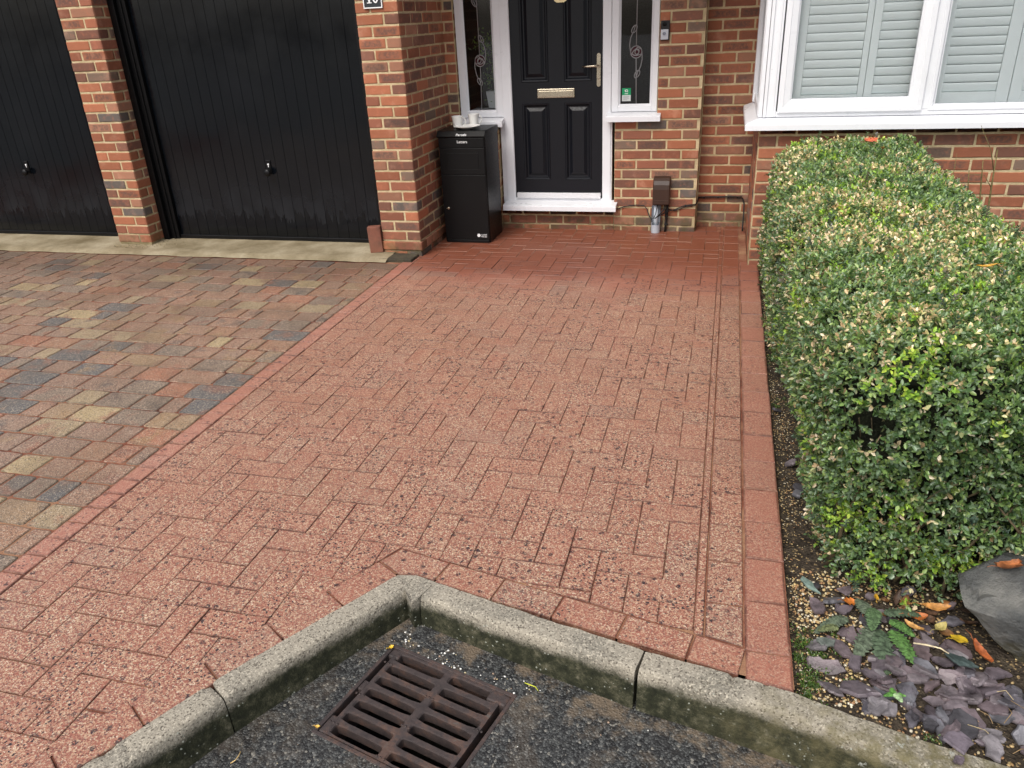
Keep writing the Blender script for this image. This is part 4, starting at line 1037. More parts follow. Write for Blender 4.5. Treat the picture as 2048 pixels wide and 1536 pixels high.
for (x, y, z, L, W_, rot, col, lab) in ((.343, 2.056, -.012, .095, .030, -.9, (.16, .22, .19), 'long green slate sliver beside the red edging'), (.71, 1.79, .004, .08, .038, -.3, (.06, .085, .08), 'dark green slate chip beside the yellow leaf'),
        (.372, 1.80, -.005, .055, .04, .3, (.15, .17, .15), 'small green grey slate chip near the red edging'), (.645, 1.52, -.000, .09, .07, 2.3, (.15, .125, .145), 'large slate chip overhanging the mossy kerb'),
        (.627, 1.455, .008, .03, .02, .6, (.09, .07, .08), 'small dark slate chip lying on top of the kerb')):
    o = slate_mesh(int(x * 1e4), col, L, W_, .009).build('slate_chip', MSLATE, label=lab, cat='slate chip', group='odd slate chips by the kerb'); o.location = (x, y, z + .008); o.rotation_euler = (.05, .1, rot)

# boulder -----------------------------------------------------------------
bm = bmesh.new(); bmesh.ops.create_cube(bm, size=1); bmesh.ops.subdivide_edges(bm, edges=bm.edges[:], cuts=14, use_grid_fill=True)
V = np.array([v.co[:] for v in bm.verts]); s = V / (np.abs(V).max(1)[:, None] + 1e-9); V = V * .85 + nrm((1, 1, 1))[0] * 0 + .15 * V / (np.linalg.norm(V, axis=1)[:, None] + 1e-9) * .5
V = V * (.61, .43, .255); V[:, 0] += V[:, 2] * .15; V[:, 1] += -V[:, 0] * .10
prs = random.Random(4)
for q in range(26):
    nv = nrm((prs.gauss(0, 1), prs.gauss(0, 1), prs.gauss(0, .8))); ex = float((V @ nv).max()); V = V - np.maximum(V @ nv - ex * prs.uniform(.66, .86), 0)[:, None] * nv
V += (vn(V, 9, 2) * .006 + vn(V, 30, 4) * .004)[:, None] * (1, 1, .7); V[:, 2] += np.where(V[:, 2] > .05, -.06 * (V[:, 1] < 0) * np.abs(V[:, 1]) * 2, 0)
F_ = [[v.index for v in f.verts] for f in bm.faces]; bm.free(); g = Geo(); g.add(V, F_, smooth=False)
m = Mat('grey_rock', .5, .45); c = m.ramp(m.noise(7, 6, .65), [(.3, (.055, .058, .057)), (.5, (.11, .113, .110)), (.7, (.24, .235, .215))]); xz = m.sep(m.pos)
c = m.mix(m.math('MULTIPLY', m.map(m.noise(11, 5, .7), .45, .6), m.map(xz[2], .14, .02, 0, .8)), c, (.085, .075, .04)); c = m.mix(m.map(m.noise(26, 5, .8, dist=2), .64, .68, 0, .35), c, (.2, .2, .2)); m.color(c); m.bump(m.noise(24, 7, .75), 1.0, .02)
o = g.build('boulder', m.m, label='dark grey boulder at the near end of the hedge', cat='rock'); o.location = (1.025, 1.985, .055); o.rotation_euler = (R(-8), R(4), R(-14))

# ------------------------------------------------------------------ hedge
def hedge_sd(P):
    z = P[:, 2]; nearw = np.clip((4.7 - P[:, 1]) / 2.2, 0, 1)
    xl = .275 + (1 - np.clip(z / .75, 0, 1)) * (.02 + .12 * nearw) - .012
    xr = 1.15 + np.clip((3.1 - P[:, 1]) * .25, 0, .3)
    ht = .815 + .06 * np.clip((P[:, 1] - 3.4) / 2, 0, 1)
    y0 = 2.03 - .04 * np.clip(z / .5, 0, 1) + .28 * np.clip(P[:, 0] - .62, 0, .5); y1 = 5.30
    lo = np.stack([xl, y0, np.full(len(P), -.2)], 1); hi = np.stack([xr, np.full(len(P), y1), ht], 1)
    c = (lo + hi) / 2; r = .20; b = (hi - lo) / 2 - r; q = np.abs(P - c) - b
    return np.linalg.norm(np.maximum(q, 0), axis=1) + np.minimum(q.max(1), 0) - r
hedge = empty('hedge', (.7, 3.7, 0), 'clipped box hedge with pale bleached patches running from the boulder to the bay window', 'hedge')
N0 = 900000
P = RNG.uniform((.15, 1.88, .0), (1.95, 5.42, .98), (N0, 3))
sdv = hedge_sd(P) + vn(P, 3, 1) * .034 + vn(P, 10, 2) * .022 + vn(P, 30, 5) * .008
keep = (sdv < 0) & (sdv > -.11) & (P[:, 0] < 1.75)
zz = P[:, 2]; dens = np.where(sdv > -.05, 1, .55) * np.clip((zz + .02) / .16 + .12, .15, 1) * np.where(P[:, 0] > 1.3, .5, 1)
hole = vn(P, 9, 7); dens *= np.where(hole > .62, .25, 1); bald = vn(P, 4, 33)
# weight distant part lighter
dens *= np.clip(1.25 - (P[:, 1] - 2) * .17, .55, 1)
keep &= RNG.random(N0) < dens
P = P[keep]; sdk = sdv[keep]
MAXS = 40000
if len(P) > MAXS: P = P[:MAXS]; sdk = sdk[:MAXS]
eps = 1e-3; G3 = np.stack([hedge_sd(P + np.eye(3)[a] * eps) - hedge_sd(P - np.eye(3)[a] * eps) for a in range(3)], 1); G3 /= np.linalg.norm(G3, axis=1)[:, None] + 1e-9
n = len(P); ax = G3 * .9 + RNG.normal(0, .45, (n, 3)) + (0, 0, .35); ax /= np.linalg.norm(ax, axis=1)[:, None]
pale = vn(P, 3.2, 51) * .6 + vn(P, 9, 52) * .4
# sprig type
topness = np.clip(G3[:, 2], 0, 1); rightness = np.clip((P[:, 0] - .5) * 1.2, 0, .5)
u = RNG.random(n)
side_l = (G3[:, 0] < -.5)
ppale = np.clip(.06 + .75 * topness * np.clip(.15 + pale * 3.2, 0, 1) * np.clip((P[:, 1] - 2.0) / .5, .3, 1) + .22 * (side_l & (P[:, 1] > 3.4)) * np.clip(.4 + pale, 0, 1) + .12 * side_l, 0, .75)
fresh = (vn(P, 7, 61) > .45 - .3 * topness) & (RNG.random(n) < .42)
stype = np.where(u < ppale, 2, np.where(fresh, 1, 0)); stype = np.where((P[:, 2] < .3) & (G3[:, 1] < -.4) & (vn(P, 8, 66) > .35), 1, stype)
LV = []; LC = []
def leafverts(base, d, nrm_, L, W_):
    sdir = np.cross(d, nrm_); sdir /= np.linalg.norm(sdir, axis=1)[:, None] + 1e-9; nn = np.cross(sdir, d)
    L = L[:, None]; W_ = W_[:, None]
    f = .28
    return np.stack([base, base + d * L * .38 + sdir * W_ / 2 + nn * W_ * f, base + d * L * .78 + sdir * W_ * .36 + nn * W_ * f * .6, base + d * L * 1.0 - nn * L * .08, base + d * L * .78 - sdir * W_ * .36 + nn * W_ * f * .6, base + d * L * .38 - sdir * W_ / 2 + nn * W_ * f], 1)
hv = RNG.normal(0, 1, (n, 3)); sA = np.cross(ax, hv); sA /= np.linalg.norm(sA, axis=1)[:, None]; sB = np.cross(ax, sA)
cg = np.array([(.030, .066, .028), (.052, .100, .040), (.078, .135, .050), (.068, .115, .075), (.105, .165, .065), (.080, .125, .090)])
cf = np.array([(.10, .19, .03), (.13, .22, .035), (.08, .16, .03), (.17, .24, .045)])
cp = np.array([(.29, .26, .20), (.23, .21, .14), (.34, .33, .30), (.17, .135, .09), (.22, .24, .15), (.14, .17, .09)])
for lf in range(6):
    ang = lf * math.pi / 2 + (lf // 2) * .9 + RNG.normal(0, .25, n); out = sA * np.cos(ang)[:, None] + sB * np.sin(ang)[:, None]
    tilt = .95 - .16 * (lf // 2) + RNG.normal(0, .2, n); d = out * np.sin(tilt)[:, None] + ax * np.cos(tilt)[:, None]; d /= np.linalg.norm(d, axis=1)[:, None]
    base = P + ax * (.004 * lf) + RNG.normal(0, .002, (n, 3)); L = RNG.uniform(.0125, .0215, n) * np.where(stype == 1, .9, 1) * (1 + .15 * (P[:, 1] > 3.5)); W_ = L * RNG.uniform(.45, .62, n)
    q = leafverts(base, d, ax + RNG.normal(0, .25, (n, 3)), L, W_); LV.append(q)
    c = cg[RNG.integers(0, 6, n)]; c = np.where((stype == 1)[:, None], cf[RNG.integers(0, 4, n)], c)
    isp = (stype == 2) & (RNG.random(n) < .62); isp |= (RNG.random(n) < .03)
    c = np.where(isp[:, None], cp[RNG.integers(0, 6, n)], c)
    c = c * RNG.uniform(.75, 1.45, (n, 1)) * (np.array([2.5, 2.25, 1.85]) * (1 + .35 * topness[:, None] * np.array([1.15, 1, .8]))); LC.append(c)  # upward-facing leaves coloured lighter and yellower: sunlight on the top put into colour
LV = np.concatenate(LV); LC = np.concatenate(LC); k = len(LV)
kk = RNG.random(k) < .93; LV, LC = LV[kk], LC[kk]; k = len(LV)
def leaf_object(name, LV, LC, mat, parent, **kw):
    k = len(LV); me = bpy.data.meshes.new(name); V = LV.reshape(-1, 3).astype(np.float32)
    me.vertices.add(k * 6); me.vertices.foreach_set('co', V.ravel())
    base = (np.arange(k) * 6)[:, None]; q = np.concatenate([base + [0, 1, 2, 3], base + [0, 3, 4, 5]], 1).astype(np.int32).reshape(-1)
    me.loops.add(k * 8); me.loops.foreach_set('vertex_index', q); me.polygons.add(k * 2)
    me.polygons.foreach_set('loop_start', np.arange(0, k * 8, 4, dtype=np.int32)); me.polygons.foreach_set('loop_total', np.full(k * 2, 4, np.int32))
    me.materials.append(mat); me.update(calc_edges=True)
    a = me.attributes.new('rnd', 'FLOAT_COLOR', 'POINT'); cc = np.ones((k * 6, 4), np.float32); cc[:, :3] = np.repeat(LC, 6, 0); a.data.foreach_set('color', cc.ravel())
    o = bpy.data.objects.new(name, me); COL.objects.link(o)
    if parent: o.parent = parent; o.matrix_parent_inverse = Matrix.Translation(parent.location).inverted()
    return tag(o, **kw)
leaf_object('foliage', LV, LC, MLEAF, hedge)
print('hedge leaves', k)
# stray shoots that stand clear of the clipped face
SH = []; SC = []; SP = []
ids = [i for i in RNG.integers(0, n, 9000) if sdk[i] > -.018][:420]
for i in ids:
    d = nrm(G3[i] * .7 + RNG.normal(0, .35, 3) + (0, 0, .5)); L = random.uniform(.02, .065); a = P[i]; SP.append((a - d * .03, a + d * L * .5, a + d * L))
    fr_ = random.random(); cc_ = cf[random.randrange(4)] if fr_ < .35 else (cp[random.randrange(6)] if fr_ < .5 else cg[random.randrange(6)] * 1.2)
    h = nrm(np.cross(d, RNG.normal(0, 1, 3))); h2 = np.cross(d, h); m_ = int(L / .008) + 1
    for k_ in range(m_ * 2):
        o_ = (h if (k_ // 2) % 2 else h2) * (1 if k_ % 2 else -1); dd_ = nrm(o_ * .8 + d * .7)
        SH.append(leafverts((a + d * L * (k_ // 2 + 1) / m_)[None], dd_[None], d[None], np.array([random.uniform(.010, .017)]), np.array([.008]))[0]); SC.append(cc_ * random.uniform(.85, 1.2))
leaf_object('shoots', np.array(SH), np.array(SC), MLEAF, hedge, kind='stuff')
# branches
g = Geo()
for a, b_, c_ in SP: g.tube([a, b_, c_], [.0012, .001, .0006], 4, rnd=(.14, .14, .06))
for q in range(150):
    x = random.uniform(.42, 1.25); y = random.choice((random.uniform(2.1, 2.5), random.uniform(2.1, 5.2))); 
    if random.random() < .5: x = random.uniform(.40, .6)
    p = np.array([x, y, -.03]); d = nrm((random.gauss(-.1, .35), random.gauss(-.1, .3), 1)); pts = [p.copy()]
    for s_ in range(7): d = nrm(d + np.array([random.gauss(0, .22), random.gauss(0, .22), .05])); p = p + d * .085; pts.append(p.copy())
    pts = [q_ for q_ in pts if hedge_sd(np.array([q_]))[0] < .0 or q_[2] < .05]
    if len(pts) > 2: c_ = random.choice([(.16, .12, .07), (.11, .085, .05), (.2, .16, .09)]); g.tube(pts, np.linspace(random.uniform(.004, .008), .0015, len(pts)), 6, rnd=c_)
for (a, b, c_) in (((.875, 2.18, .08), (.93, 2.12, .33), .011), ((.80, 2.14, .02), (.845, 2.08, .26), .005), ((.60, 2.12, 0), (.63, 2.05, .26), .006)):
    a, b = np.array(a), np.array(b); g.tube([a + (b - a) * t + np.array([.015 * math.sin(t * 5), 0, 0]) for t in np.linspace(0, 1, 7)], np.linspace(c_, c_ * .6, 7), 8, rnd=(.25, .19, .10))
for q in range(260):                                  # fine bare twigs just inside the surface
    i = random.randrange(len(P)); a = P[i]; d = nrm(ax[i] + RNG.normal(0, .6, 3)); L = random.uniform(.03, .08)
    if a[2] < .05: continue
    g.tube([a - d * L, a - d * L * .4 + RNG.normal(0, .004, 3), a + d * .008], [.0014, .0011, .0006], 5, rnd=random.choice([(.3, .22, .12), (.18, .13, .07), (.12, .12, .05)]))
g.build('branches', MWOODY, hedge, kind='stuff')
# dark core added inside the leaves so daylight does not pass straight through
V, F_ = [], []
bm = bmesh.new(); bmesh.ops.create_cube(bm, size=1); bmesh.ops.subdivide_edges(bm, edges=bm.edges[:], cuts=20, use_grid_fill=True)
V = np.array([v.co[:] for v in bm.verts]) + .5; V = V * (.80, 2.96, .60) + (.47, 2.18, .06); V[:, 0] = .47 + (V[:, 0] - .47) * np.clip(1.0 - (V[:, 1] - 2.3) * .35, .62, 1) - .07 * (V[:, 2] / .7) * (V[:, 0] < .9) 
V += np.stack([vn(V, 12, a) for a in (1, 2, 3)], 1) * .03; F_ = [[v.index for v in f.verts] for f in bm.faces]; bm.free(); g = Geo(); g.add(V, F_, (.018, .022, .010)); g.build('dark_core', mat_attr('dark_core', .95, 1, 60, .6, .03), hedge)

# ------------------------------------------------------------------ fallen leaves
def dead_leaf(L, W_, col, kind='oval', curl=.25, seed=0):
    rs = random.Random(seed); n = 14; g = Geo(); V = []
    for i in range(n + 1):
        t = i / n
        w_ = math.sin(math.pi * min(1, t * .97 + .015)) ** .8 if kind == 'oval' else (math.sin(math.pi * t) ** .5) * (1 + .28 * math.cos(t * 19))
        if kind == 'square': w_ = min(1, 5 * t + .2, 5 * (1 - t) + .2)
        for s_ in (-1, -.5, 0, .5, 1):
            w2 = w_ * (1 + rs.uniform(-.08, .08))
            x = (t - .5) * L; y = s_ * w2 * W_ / 2; z = curl * W_ * (s_ * s_) * .6 + curl * L * .4 * (2 * t - 1) ** 2 + rs.uniform(-.0008, .0008); V.append((x, y, z))
    F_ = [(i * 5 + j, i * 5 + j + 1, (i + 1) * 5 + j + 1, (i + 1) * 5 + j) for i in range(n) for j in range(4)]
    V = np.array(V); g.add(V, F_, col, smooth=True); g.add(V - (0, 0, .0006), [f[::-1] for f in F_], col, smooth=True)
    g.tube([(-L * .5, 0, curl * L * .4), (-L * .72, .004, curl * L * .55), (-L * .95, .0, curl * L * .5)], [.0011, .0009, .0007], 5, rnd=tuple(c * .8 for c in col)); return g
def drop(name, g, loc, rot, label, group=None, cat='leaf'):
    o = g.build(name, MDRY, label=label, cat=cat, group=group); o.location = loc; o.rotation_euler = rot; return o
OR = (.38, .12, .03); BR = (.26, .10, .035); YE = (.62, .42, .03); TA = (.45, .26, .09)
drop('fallen_leaf', dead_leaf(.075, .07, (.55, .12, .05), 'maple', .15, 1), (.795, 4.90, .905), (.15, -.1, .4), 'orange red maple leaf lying on the far end of the hedge top')
drop('fallen_leaf', dead_leaf(.045, .03, (.5, .22, .03), 'maple', .3, 2), (.845, 4.78, .880), (.2, .2, 1.4), 'small amber leaf on the hedge beside the red maple leaf')
drop('fallen_leaf', dead_leaf(.060, .019, (.55, .30, .04), 'oval', .25, 3), (.833, 2.68, .845), (0, .1, 3.2), 'slim yellow leaf with a long stalk on the near hedge top')
drop('fallen_leaf', dead_leaf(.075, .065, (.42, .15, .055), 'maple', .3, 4), (.84, 1.985, .192), (-.5, .1, .5), 'tan orange leaf resting on top of the boulder')
drop('fallen_leaf', dead_leaf(.040, .042, YE, 'square', .05, 5), (.722, 1.870, .018), (-.25, .1, .3), 'square yellow leaf with brown spots in front of the boulder')
drop('fallen_leaf', dead_leaf(.070, .038, (.36, .10, .03), 'oval', .35, 6), (.765, 1.832, .012), (-.3, .3, -1.0), 'rust orange leaf leaning against the foot of the boulder')
drop('fallen_leaf', dead_leaf(.040, .030, (.50, .16, .03), 'maple', .25, 7), (.456, 1.990, -.002), (0, .1, .2), 'small orange leaf behind the ragged green leaf')
drop('fallen_leaf', dead_leaf(.080, .028, (.50, .24, .07), 'oval', .3, 8), (.690, 2.00, .010), (.2, 0, .1), 'long tan leaf under the hedge beside the boulder')
drop('fallen_leaf', dead_leaf(.060, .030, OR, 'oval', .3, 9), (.633, 1.955, .004), (.1, .1, .25), 'curled orange leaf left of the long tan leaf')
drop('fallen_leaf', dead_leaf(.062, .024, (.55, .30, .10), 'oval', .35, 10), (.615, 1.905, .006), (.1, .2, 2.3), 'pale orange leaf between slate chips and the nettle leaf')
drop('fallen_leaf', dead_leaf(.045, .026, (.48, .40, .14), 'oval', .35, 11), (.685, 1.915, .010), (.1, -.1, .7), 'olive yellow leaf with a raised stalk near the boulder')
drop('fallen_leaf', dead_leaf(.030, .020, BR, 'oval', .3, 12), (.494, 1.952, .0), (.1, 0, 1.2), 'small brown leaf at the hedge foot')
drop('fallen_leaf', dead_leaf(.030, .015, (.6, .33, .03), 'oval', .2, 13), (.530, 2.01, .012), (.3, 0, 1.5), 'tiny yellow leaf hanging at the hedge foot')
drop('fallen_leaf', dead_leaf(.018, .012, (.65, .42, .04), 'maple', .3, 14), (-.893, 1.627, rz(-.893, 1.627) + .004), (.1, 0, .9), 'tiny yellow leaf scrap at the far corner of the drain cover')
drop('fallen_leaf', dead_leaf(.014, .010, (.6, .38, .08), 'oval', .3, 15), (-.984, 1.315, rz(-.984, 1.315) + .004), (.1, 0, .2), 'tiny tan leaf scrap at the near left corner of the drain cover')
rs = random.Random(9)
for q in range(12):
    x, y = rs.uniform(.56, .80), rs.uniform(1.9, 2.06)
    drop('leaf_litter', dead_leaf(rs.uniform(.035, .06), rs.uniform(.018, .03), rs.choice([(.11, .06, .035), (.2, .10, .04), (.33, .15, .05), (.08, .05, .035)]), 'oval', .4, 50 + q), (x, y, bedz(x, y) + .008 + rs.random() * .008), (rs.gauss(0, .3), rs.gauss(0, .3), rs.uniform(0, 6)), 'dead brown leaf in the litter between hedge and boulder', 'dead leaves in the litter under the hedge')
# pale straws and twigs
def straw(pts, r, col, label, group=None):
    g = Geo(); g.tube(pts, r, 6, rnd=col); c = np.mean(np.array(pts), 0); o = g.build('twig', MWOODY, label=label, cat='twig', group=group)
straw([(.60, 1.835, .012), (.63, 1.83, .016), (.665, 1.822, .018), (.69, 1.80, .016)], [.0022, .0028, .0022, .0014], (.62, .52, .34), 'pale broken twig lying across the slate beside the orange leaves')
straw([(.775, 2.02, .14), (.80, 1.99, .10), (.815, 1.96, .075)], [.002, .0028, .0032], (.55, .42, .22), 'pale snapped twig sticking out of the hedge over the boulder')
RZ = rz(-.44, 1.585)
straw([(-.46, 1.592, RZ + .003), (-.44, 1.585, RZ + .006), (-.425, 1.583, RZ + .004), (-.415, 1.572, RZ + .003)], [.0012, .0016, .0014, .001], (.50, .52, .05), 'small yellow green stalk on the road below the kerb')
RZ = rz(-1.15, 1.17)
straw([(-1.16, 1.16, RZ + .002), (-1.15, 1.168, RZ + .006), (-1.146, 1.18, RZ + .010), (-1.15, 1.195, RZ + .008)], .0013, (.6, .42, .18), 'short tan stalk in the gutter beside the left kerb')
for q in range(14):
    x, y = rs.uniform(.70, .95), rs.uniform(1.45, 1.80)
    if y < np.interp(x, kx, ky) + .05: continue
    a = rs.uniform(0, 3.1); L = rs.uniform(.03, .07); z = bedz(x, y) + .022
    straw([(x, y, z), (x + L * .5 * math.cos(a), y + L * .5 * math.sin(a), z + rs.uniform(0, .015)), (x + L * math.cos(a + .4), y + L * math.sin(a + .4), z)], .0009, rs.choice([(.5, .4, .22), (.3, .2, .1)]), 'dry straw on the slate chips in front of the boulder', 'dry straws on the slate chips')

# weeds ---------------------------------------------------------------------
def serr_leaf(g, base, dirv, L, W_, col, droop=.3, seed=0, lift=.2):
    rs = random.Random(seed); n = 30; d = np.array([math.cos(dirv), math.sin(dirv), 0]); s_ = np.array([-d[1], d[0], 0]); V = []
    for i in range(n + 1):
        t = i / n; w_ = (t ** .35) * (1 - t) ** .62 * 1.55; w_ *= 1 + (.22 if i % 3 == 0 else (-.16 if i % 3 == 2 else 0)) + rs.uniform(-.07, .07)
        c = np.array(base) + d * L * t + np.array([0, 0, lift * L * t - droop * L * t * t])
        for q in (-1, -.5, 0, .5, 1): V.append(c + s_ * q * w_ * W_ / 2 + np.array([0, 0, -abs(q) * W_ * .10 + rs.uniform(-.0012, .0012)]))
    F_ = [(i * 5 + j, i * 5 + j + 1, (i + 1) * 5 + j + 1, (i + 1) * 5 + j) for i in range(n) for j in range(4)]
    g.add(V, F_, col)
def weed(name, loc, leaves, label):
    w_ = empty(name, loc, label, 'weed')
    for k, (a, L, W_, col, dx, dy, lift) in enumerate(leaves):
        g = Geo(); serr_leaf(g, (loc[0] + dx, loc[1] + dy, loc[2] + .016 + .003 * k), a, L * .78, W_ * .85, col, seed=k, lift=lift * .7); g.build('leaf', MWEED, w_)
GG = (.085, .11, .070); GD = (.060, .09, .050); GB = (.07, .15, .035)
weed('nettle', (.43, 1.915, -.01), [(3.75, .15, .055, GG, .01, .0, .22), (3.35, .075, .04, (.12, .14, .06), -.02, -.05, .1)], 'single ragged grey green leaf beside the red edging')
weed('nettle', (.52, 1.93, -.01), [(4.2, .17, .07, GG, -.01, -.04, .15), (4.7, .22, .075, GD, 0, -.05, .12), (5.15, .15, .065, GB, .03, -.05, .2), (1.9, .10, .06, GG, -.02, .0, .3), (.25, .15, .05, GD, .02, .01, .25), (5.6, .10, .05, GB, .03, -.02, .3), (4.5, .12, .06, (.07, .12, .05), -.005, .02, .35)], 'dusty green nettle plant sprawling in front of the hedge')
weed('seedling', (.515, 1.625, .0), [(1.6, .035, .022, (.09, .22, .04), 0, 0, .5), (.2, .04, .02, (.12, .26, .06), 0, 0, .3), (3.4, .035, .02, (.08, .2, .04), 0, 0, .2), (5.4, .035, .025, (.3, .42, .22), 0, 0, .2)], 'small bright seedling among the slate chips')
# moss and low ground weeds along the edging
g = Geo(); LVm = []; LCm = []
for (cx_, cy_, rad, n_) in ((.305, 1.86, .03, 240), (.30, 1.80, .022, 200), (.325, 1.745, .03, 320), (.36, 1.77, .03, 260), (.345, 1.70, .03, 220), (.31, 1.675, .03, 300), (.305, 1.63, .028, 420), (.40, 1.86, .03, 240), (.42, 1.655, .015, 120), (.31, 3.35, .03, 160), (.305, 3.9, .04, 260), (.60, 1.53, .02, 60)):
    for q in range(int(n_ * .8)):
        if q % 22 == 0: ccx, ccy = cx_ + random.gauss(0, rad * .7), cy_ + random.gauss(0, rad * 1.1)
        x, y = ccx + random.gauss(0, .007), ccy + random.gauss(0, .007)
        if x < .284 or y < np.interp(x, kx, ky) + .01: continue
        z = bedz(x, y) + .002; d = nrm((random.gauss(0, 1), random.gauss(0, 1), random.uniform(.3, 1.6))); L = random.uniform(.004, .010)
        LVm.append(leafverts(np.array([[x, y, z + random.random() * .012]]), d[None], nrm((random.gauss(0, .4), random.gauss(0, .4), 1))[None], np.array([L]), np.array([L * .5]))[0])
        LCm.append(random.choice([(.06, .12, .02), (.10, .19, .03), (.16, .26, .05), (.05, .08, .02)]))
leaf_object('moss', np.array(LVm), np.array(LCm), MLEAF, None, kind='stuff')
# leafless shrub behind the hedge
sh = empty('bare_shrub', (1.47, 5.05, -.02), 'thin bare shrub stems against the brickwork below the bay window', 'shrub')
for (pts, r) in (([(1.52, 5.08, -.02), (1.528, 5.1, .44), (1.515, 5.1, .63), (1.506, 5.1, .82)], [.007, .006, .005, .003]), ([(1.40, 5.06, -.02), (1.411, 5.1, .50), (1.395, 5.1, .60), (1.381, 5.1, .706)], [.006, .005, .004, .002]),
                 ([(1.45, 5.05, -.02), (1.471, 5.1, .53), (1.455, 5.1, .66), (1.443, 5.1, .763)], [.006, .005, .004, .002]), ([(1.51, 5.1, .70), (1.47, 5.09, .82), (1.39, 5.08, .957)], [.003, .002, .001]), ([(1.52, 5.1, .6), (1.46, 5.08, .68), (1.36, 5.07, .69)], [.0025, .0018, .001]), ([(1.30, 5.1, .4), (1.305, 5.1, .62), (1.30, 5.1, .80)], [.004, .003, .001])):
    g = Geo(); g.tube(pts, r, 6, rnd=(.16, .13, .05)); g.build('stem', MWOODY, sh)
g = Geo(); g.add([(0, 0, 0)], []); 

# ------------------------------------------------------------------ parcel box
px0, px1, py0, py1 = -2.148, -1.772, 5.81, 6.19
pb = empty('parcel_box', (-1.96, 6.0, 0), 'tall black metal parcel drop box standing in the porch beside the door', 'parcel box')
g = Geo(); zt_ = .862; g.box(px0, px1, py0 + .016, py1, 0, zt_ - .03, bev=.006); g.box(px0 + .01, px1 - .01, py0 + .004, py0 + .0155, .0, .025, bev=.003); g.build('body', MBLACK, pb)
# lid with a sloped front nose
g = Geo(); pr = [(py1, zt_), (py1, zt_ - .045), (py0 + .012, zt_ - .045), (py0 - .006, zt_ - .040), (py0 - .008, zt_ - .034), (py0 + .022, zt_ + .0), (py0 + .03, zt_ + .003), (py1 - .01, zt_ + .003)]
nn = len(pr); V = [(px0 - .004, y, z) for y, z in pr] + [(px1 + .004, y, z) for y, z in pr]; g.add(V, [tuple(range(nn)), tuple(range(nn, 2 * nn))[::-1]] + [(i, i + nn, (i + 1) % nn + nn, (i + 1) % nn) for i in range(nn)]); g.build('lid', MBLACK, pb)
g = Geo(); g.box(px0 + .006, px1 - .006, py0 + .001, py0 + .0155, .742, .814, bev=.002); g.build('letter_flap', MBLACK, pb)
g = Geo(); g.box(px0 + .006, px1 - .006, py0 + .002, py0 + .0155, .540, .7385, bev=.002)
for (a, b, c_, d) in ((px0 + .066, px1 - .055, .700, .703), (px0 + .066, px1 - .055, .578, .581), (px0 + .066, px0 + .069, .581, .70), (px1 - .058, px1 - .055, .581, .70)): g.box(a, b, py0 - .0005, py0 + .0018, c_, d, bev=.0008)
g.build('parcel_panel', MBLACK, pb)
g = Geo(); g.box(px0 + .006, px1 - .006, py0 + .001, py0 + .0155, .028, .5365, bev=.002); g.build('lower_door', MBLACK, pb)
g = Geo(); g.tube([(-2.10, py0 + .001, .279), (-2.10, py0 - .006, .279)], .011, 16); g.box(-2.1015, -2.0985, py0 - .009, py0 - .0062, .27, .288); g.box(-2.115, -2.10, py0 - .010, py0 - .0065, .276, .281); g.build('lock', MCHROME, pb)
def text(name, body, size, loc, rot, mat, parent, align='CENTER', ext=.0004, bold=0, sx=1):
    c = bpy.data.curves.new(name, 'FONT'); c.body = body; c.size = size; c.extrude = ext; c.align_x = align; c.offset = bold
    o = bpy.data.objects.new(name, c); COL.objects.link(o); bpy.context.view_layer.update()
    dg = bpy.context.evaluated_depsgraph_get(); me = bpy.data.meshes.new_from_object(o.evaluated_get(dg)); bpy.data.objects.remove(o)
    o = bpy.data.objects.new(name, me); COL.objects.link(o); me.materials.clear(); me.materials.append(mat)
    o.matrix_world = Matrix.Translation(loc) @ Matrix.Rotation(rot, 4, 'X') @ Matrix.Scale(sx, 4, (1, 0, 0))
    if parent: o.parent = parent; o.matrix_parent_inverse = Matrix.Translation(parent.location).inverted()
    return o
sa = math.atan2(.034, .030); text('lettering', 'Parcels', .030, (-1.953, py0 - .0062, zt_ - .0305), sa, MWHITE, pb, bold=.0002)
text('lettering', 'Letters', .029, (-1.950, py0 - .0005, .778), R(90), MWHITE, pb, bold=.0002)
text('lettering', 'I LOVE', .017, (-1.845, py0 - .0005, .062), R(90), MWHITE, pb, 'LEFT', bold=.0001); text('lettering', 'PARCELS', .0125, (-1.845, py0 - .0005, .049), R(90), MWHITE, pb, 'LEFT', bold=.0001)
g = Geo(); c_ = arc(-1.863, .063, .0145, .0145, 0, 300, 5); V = [(x, py0 - .0004, z) for x, z in c_] + [(x, py0 + .001, z) for x, z in c_]; g.add(V, [tuple(range(6))[::-1]] + [(i, (i + 1) % 6, (i + 1) % 6 + 6, i + 6) for i in range(6)]); g.build('box_logo', MWHITE, pb)

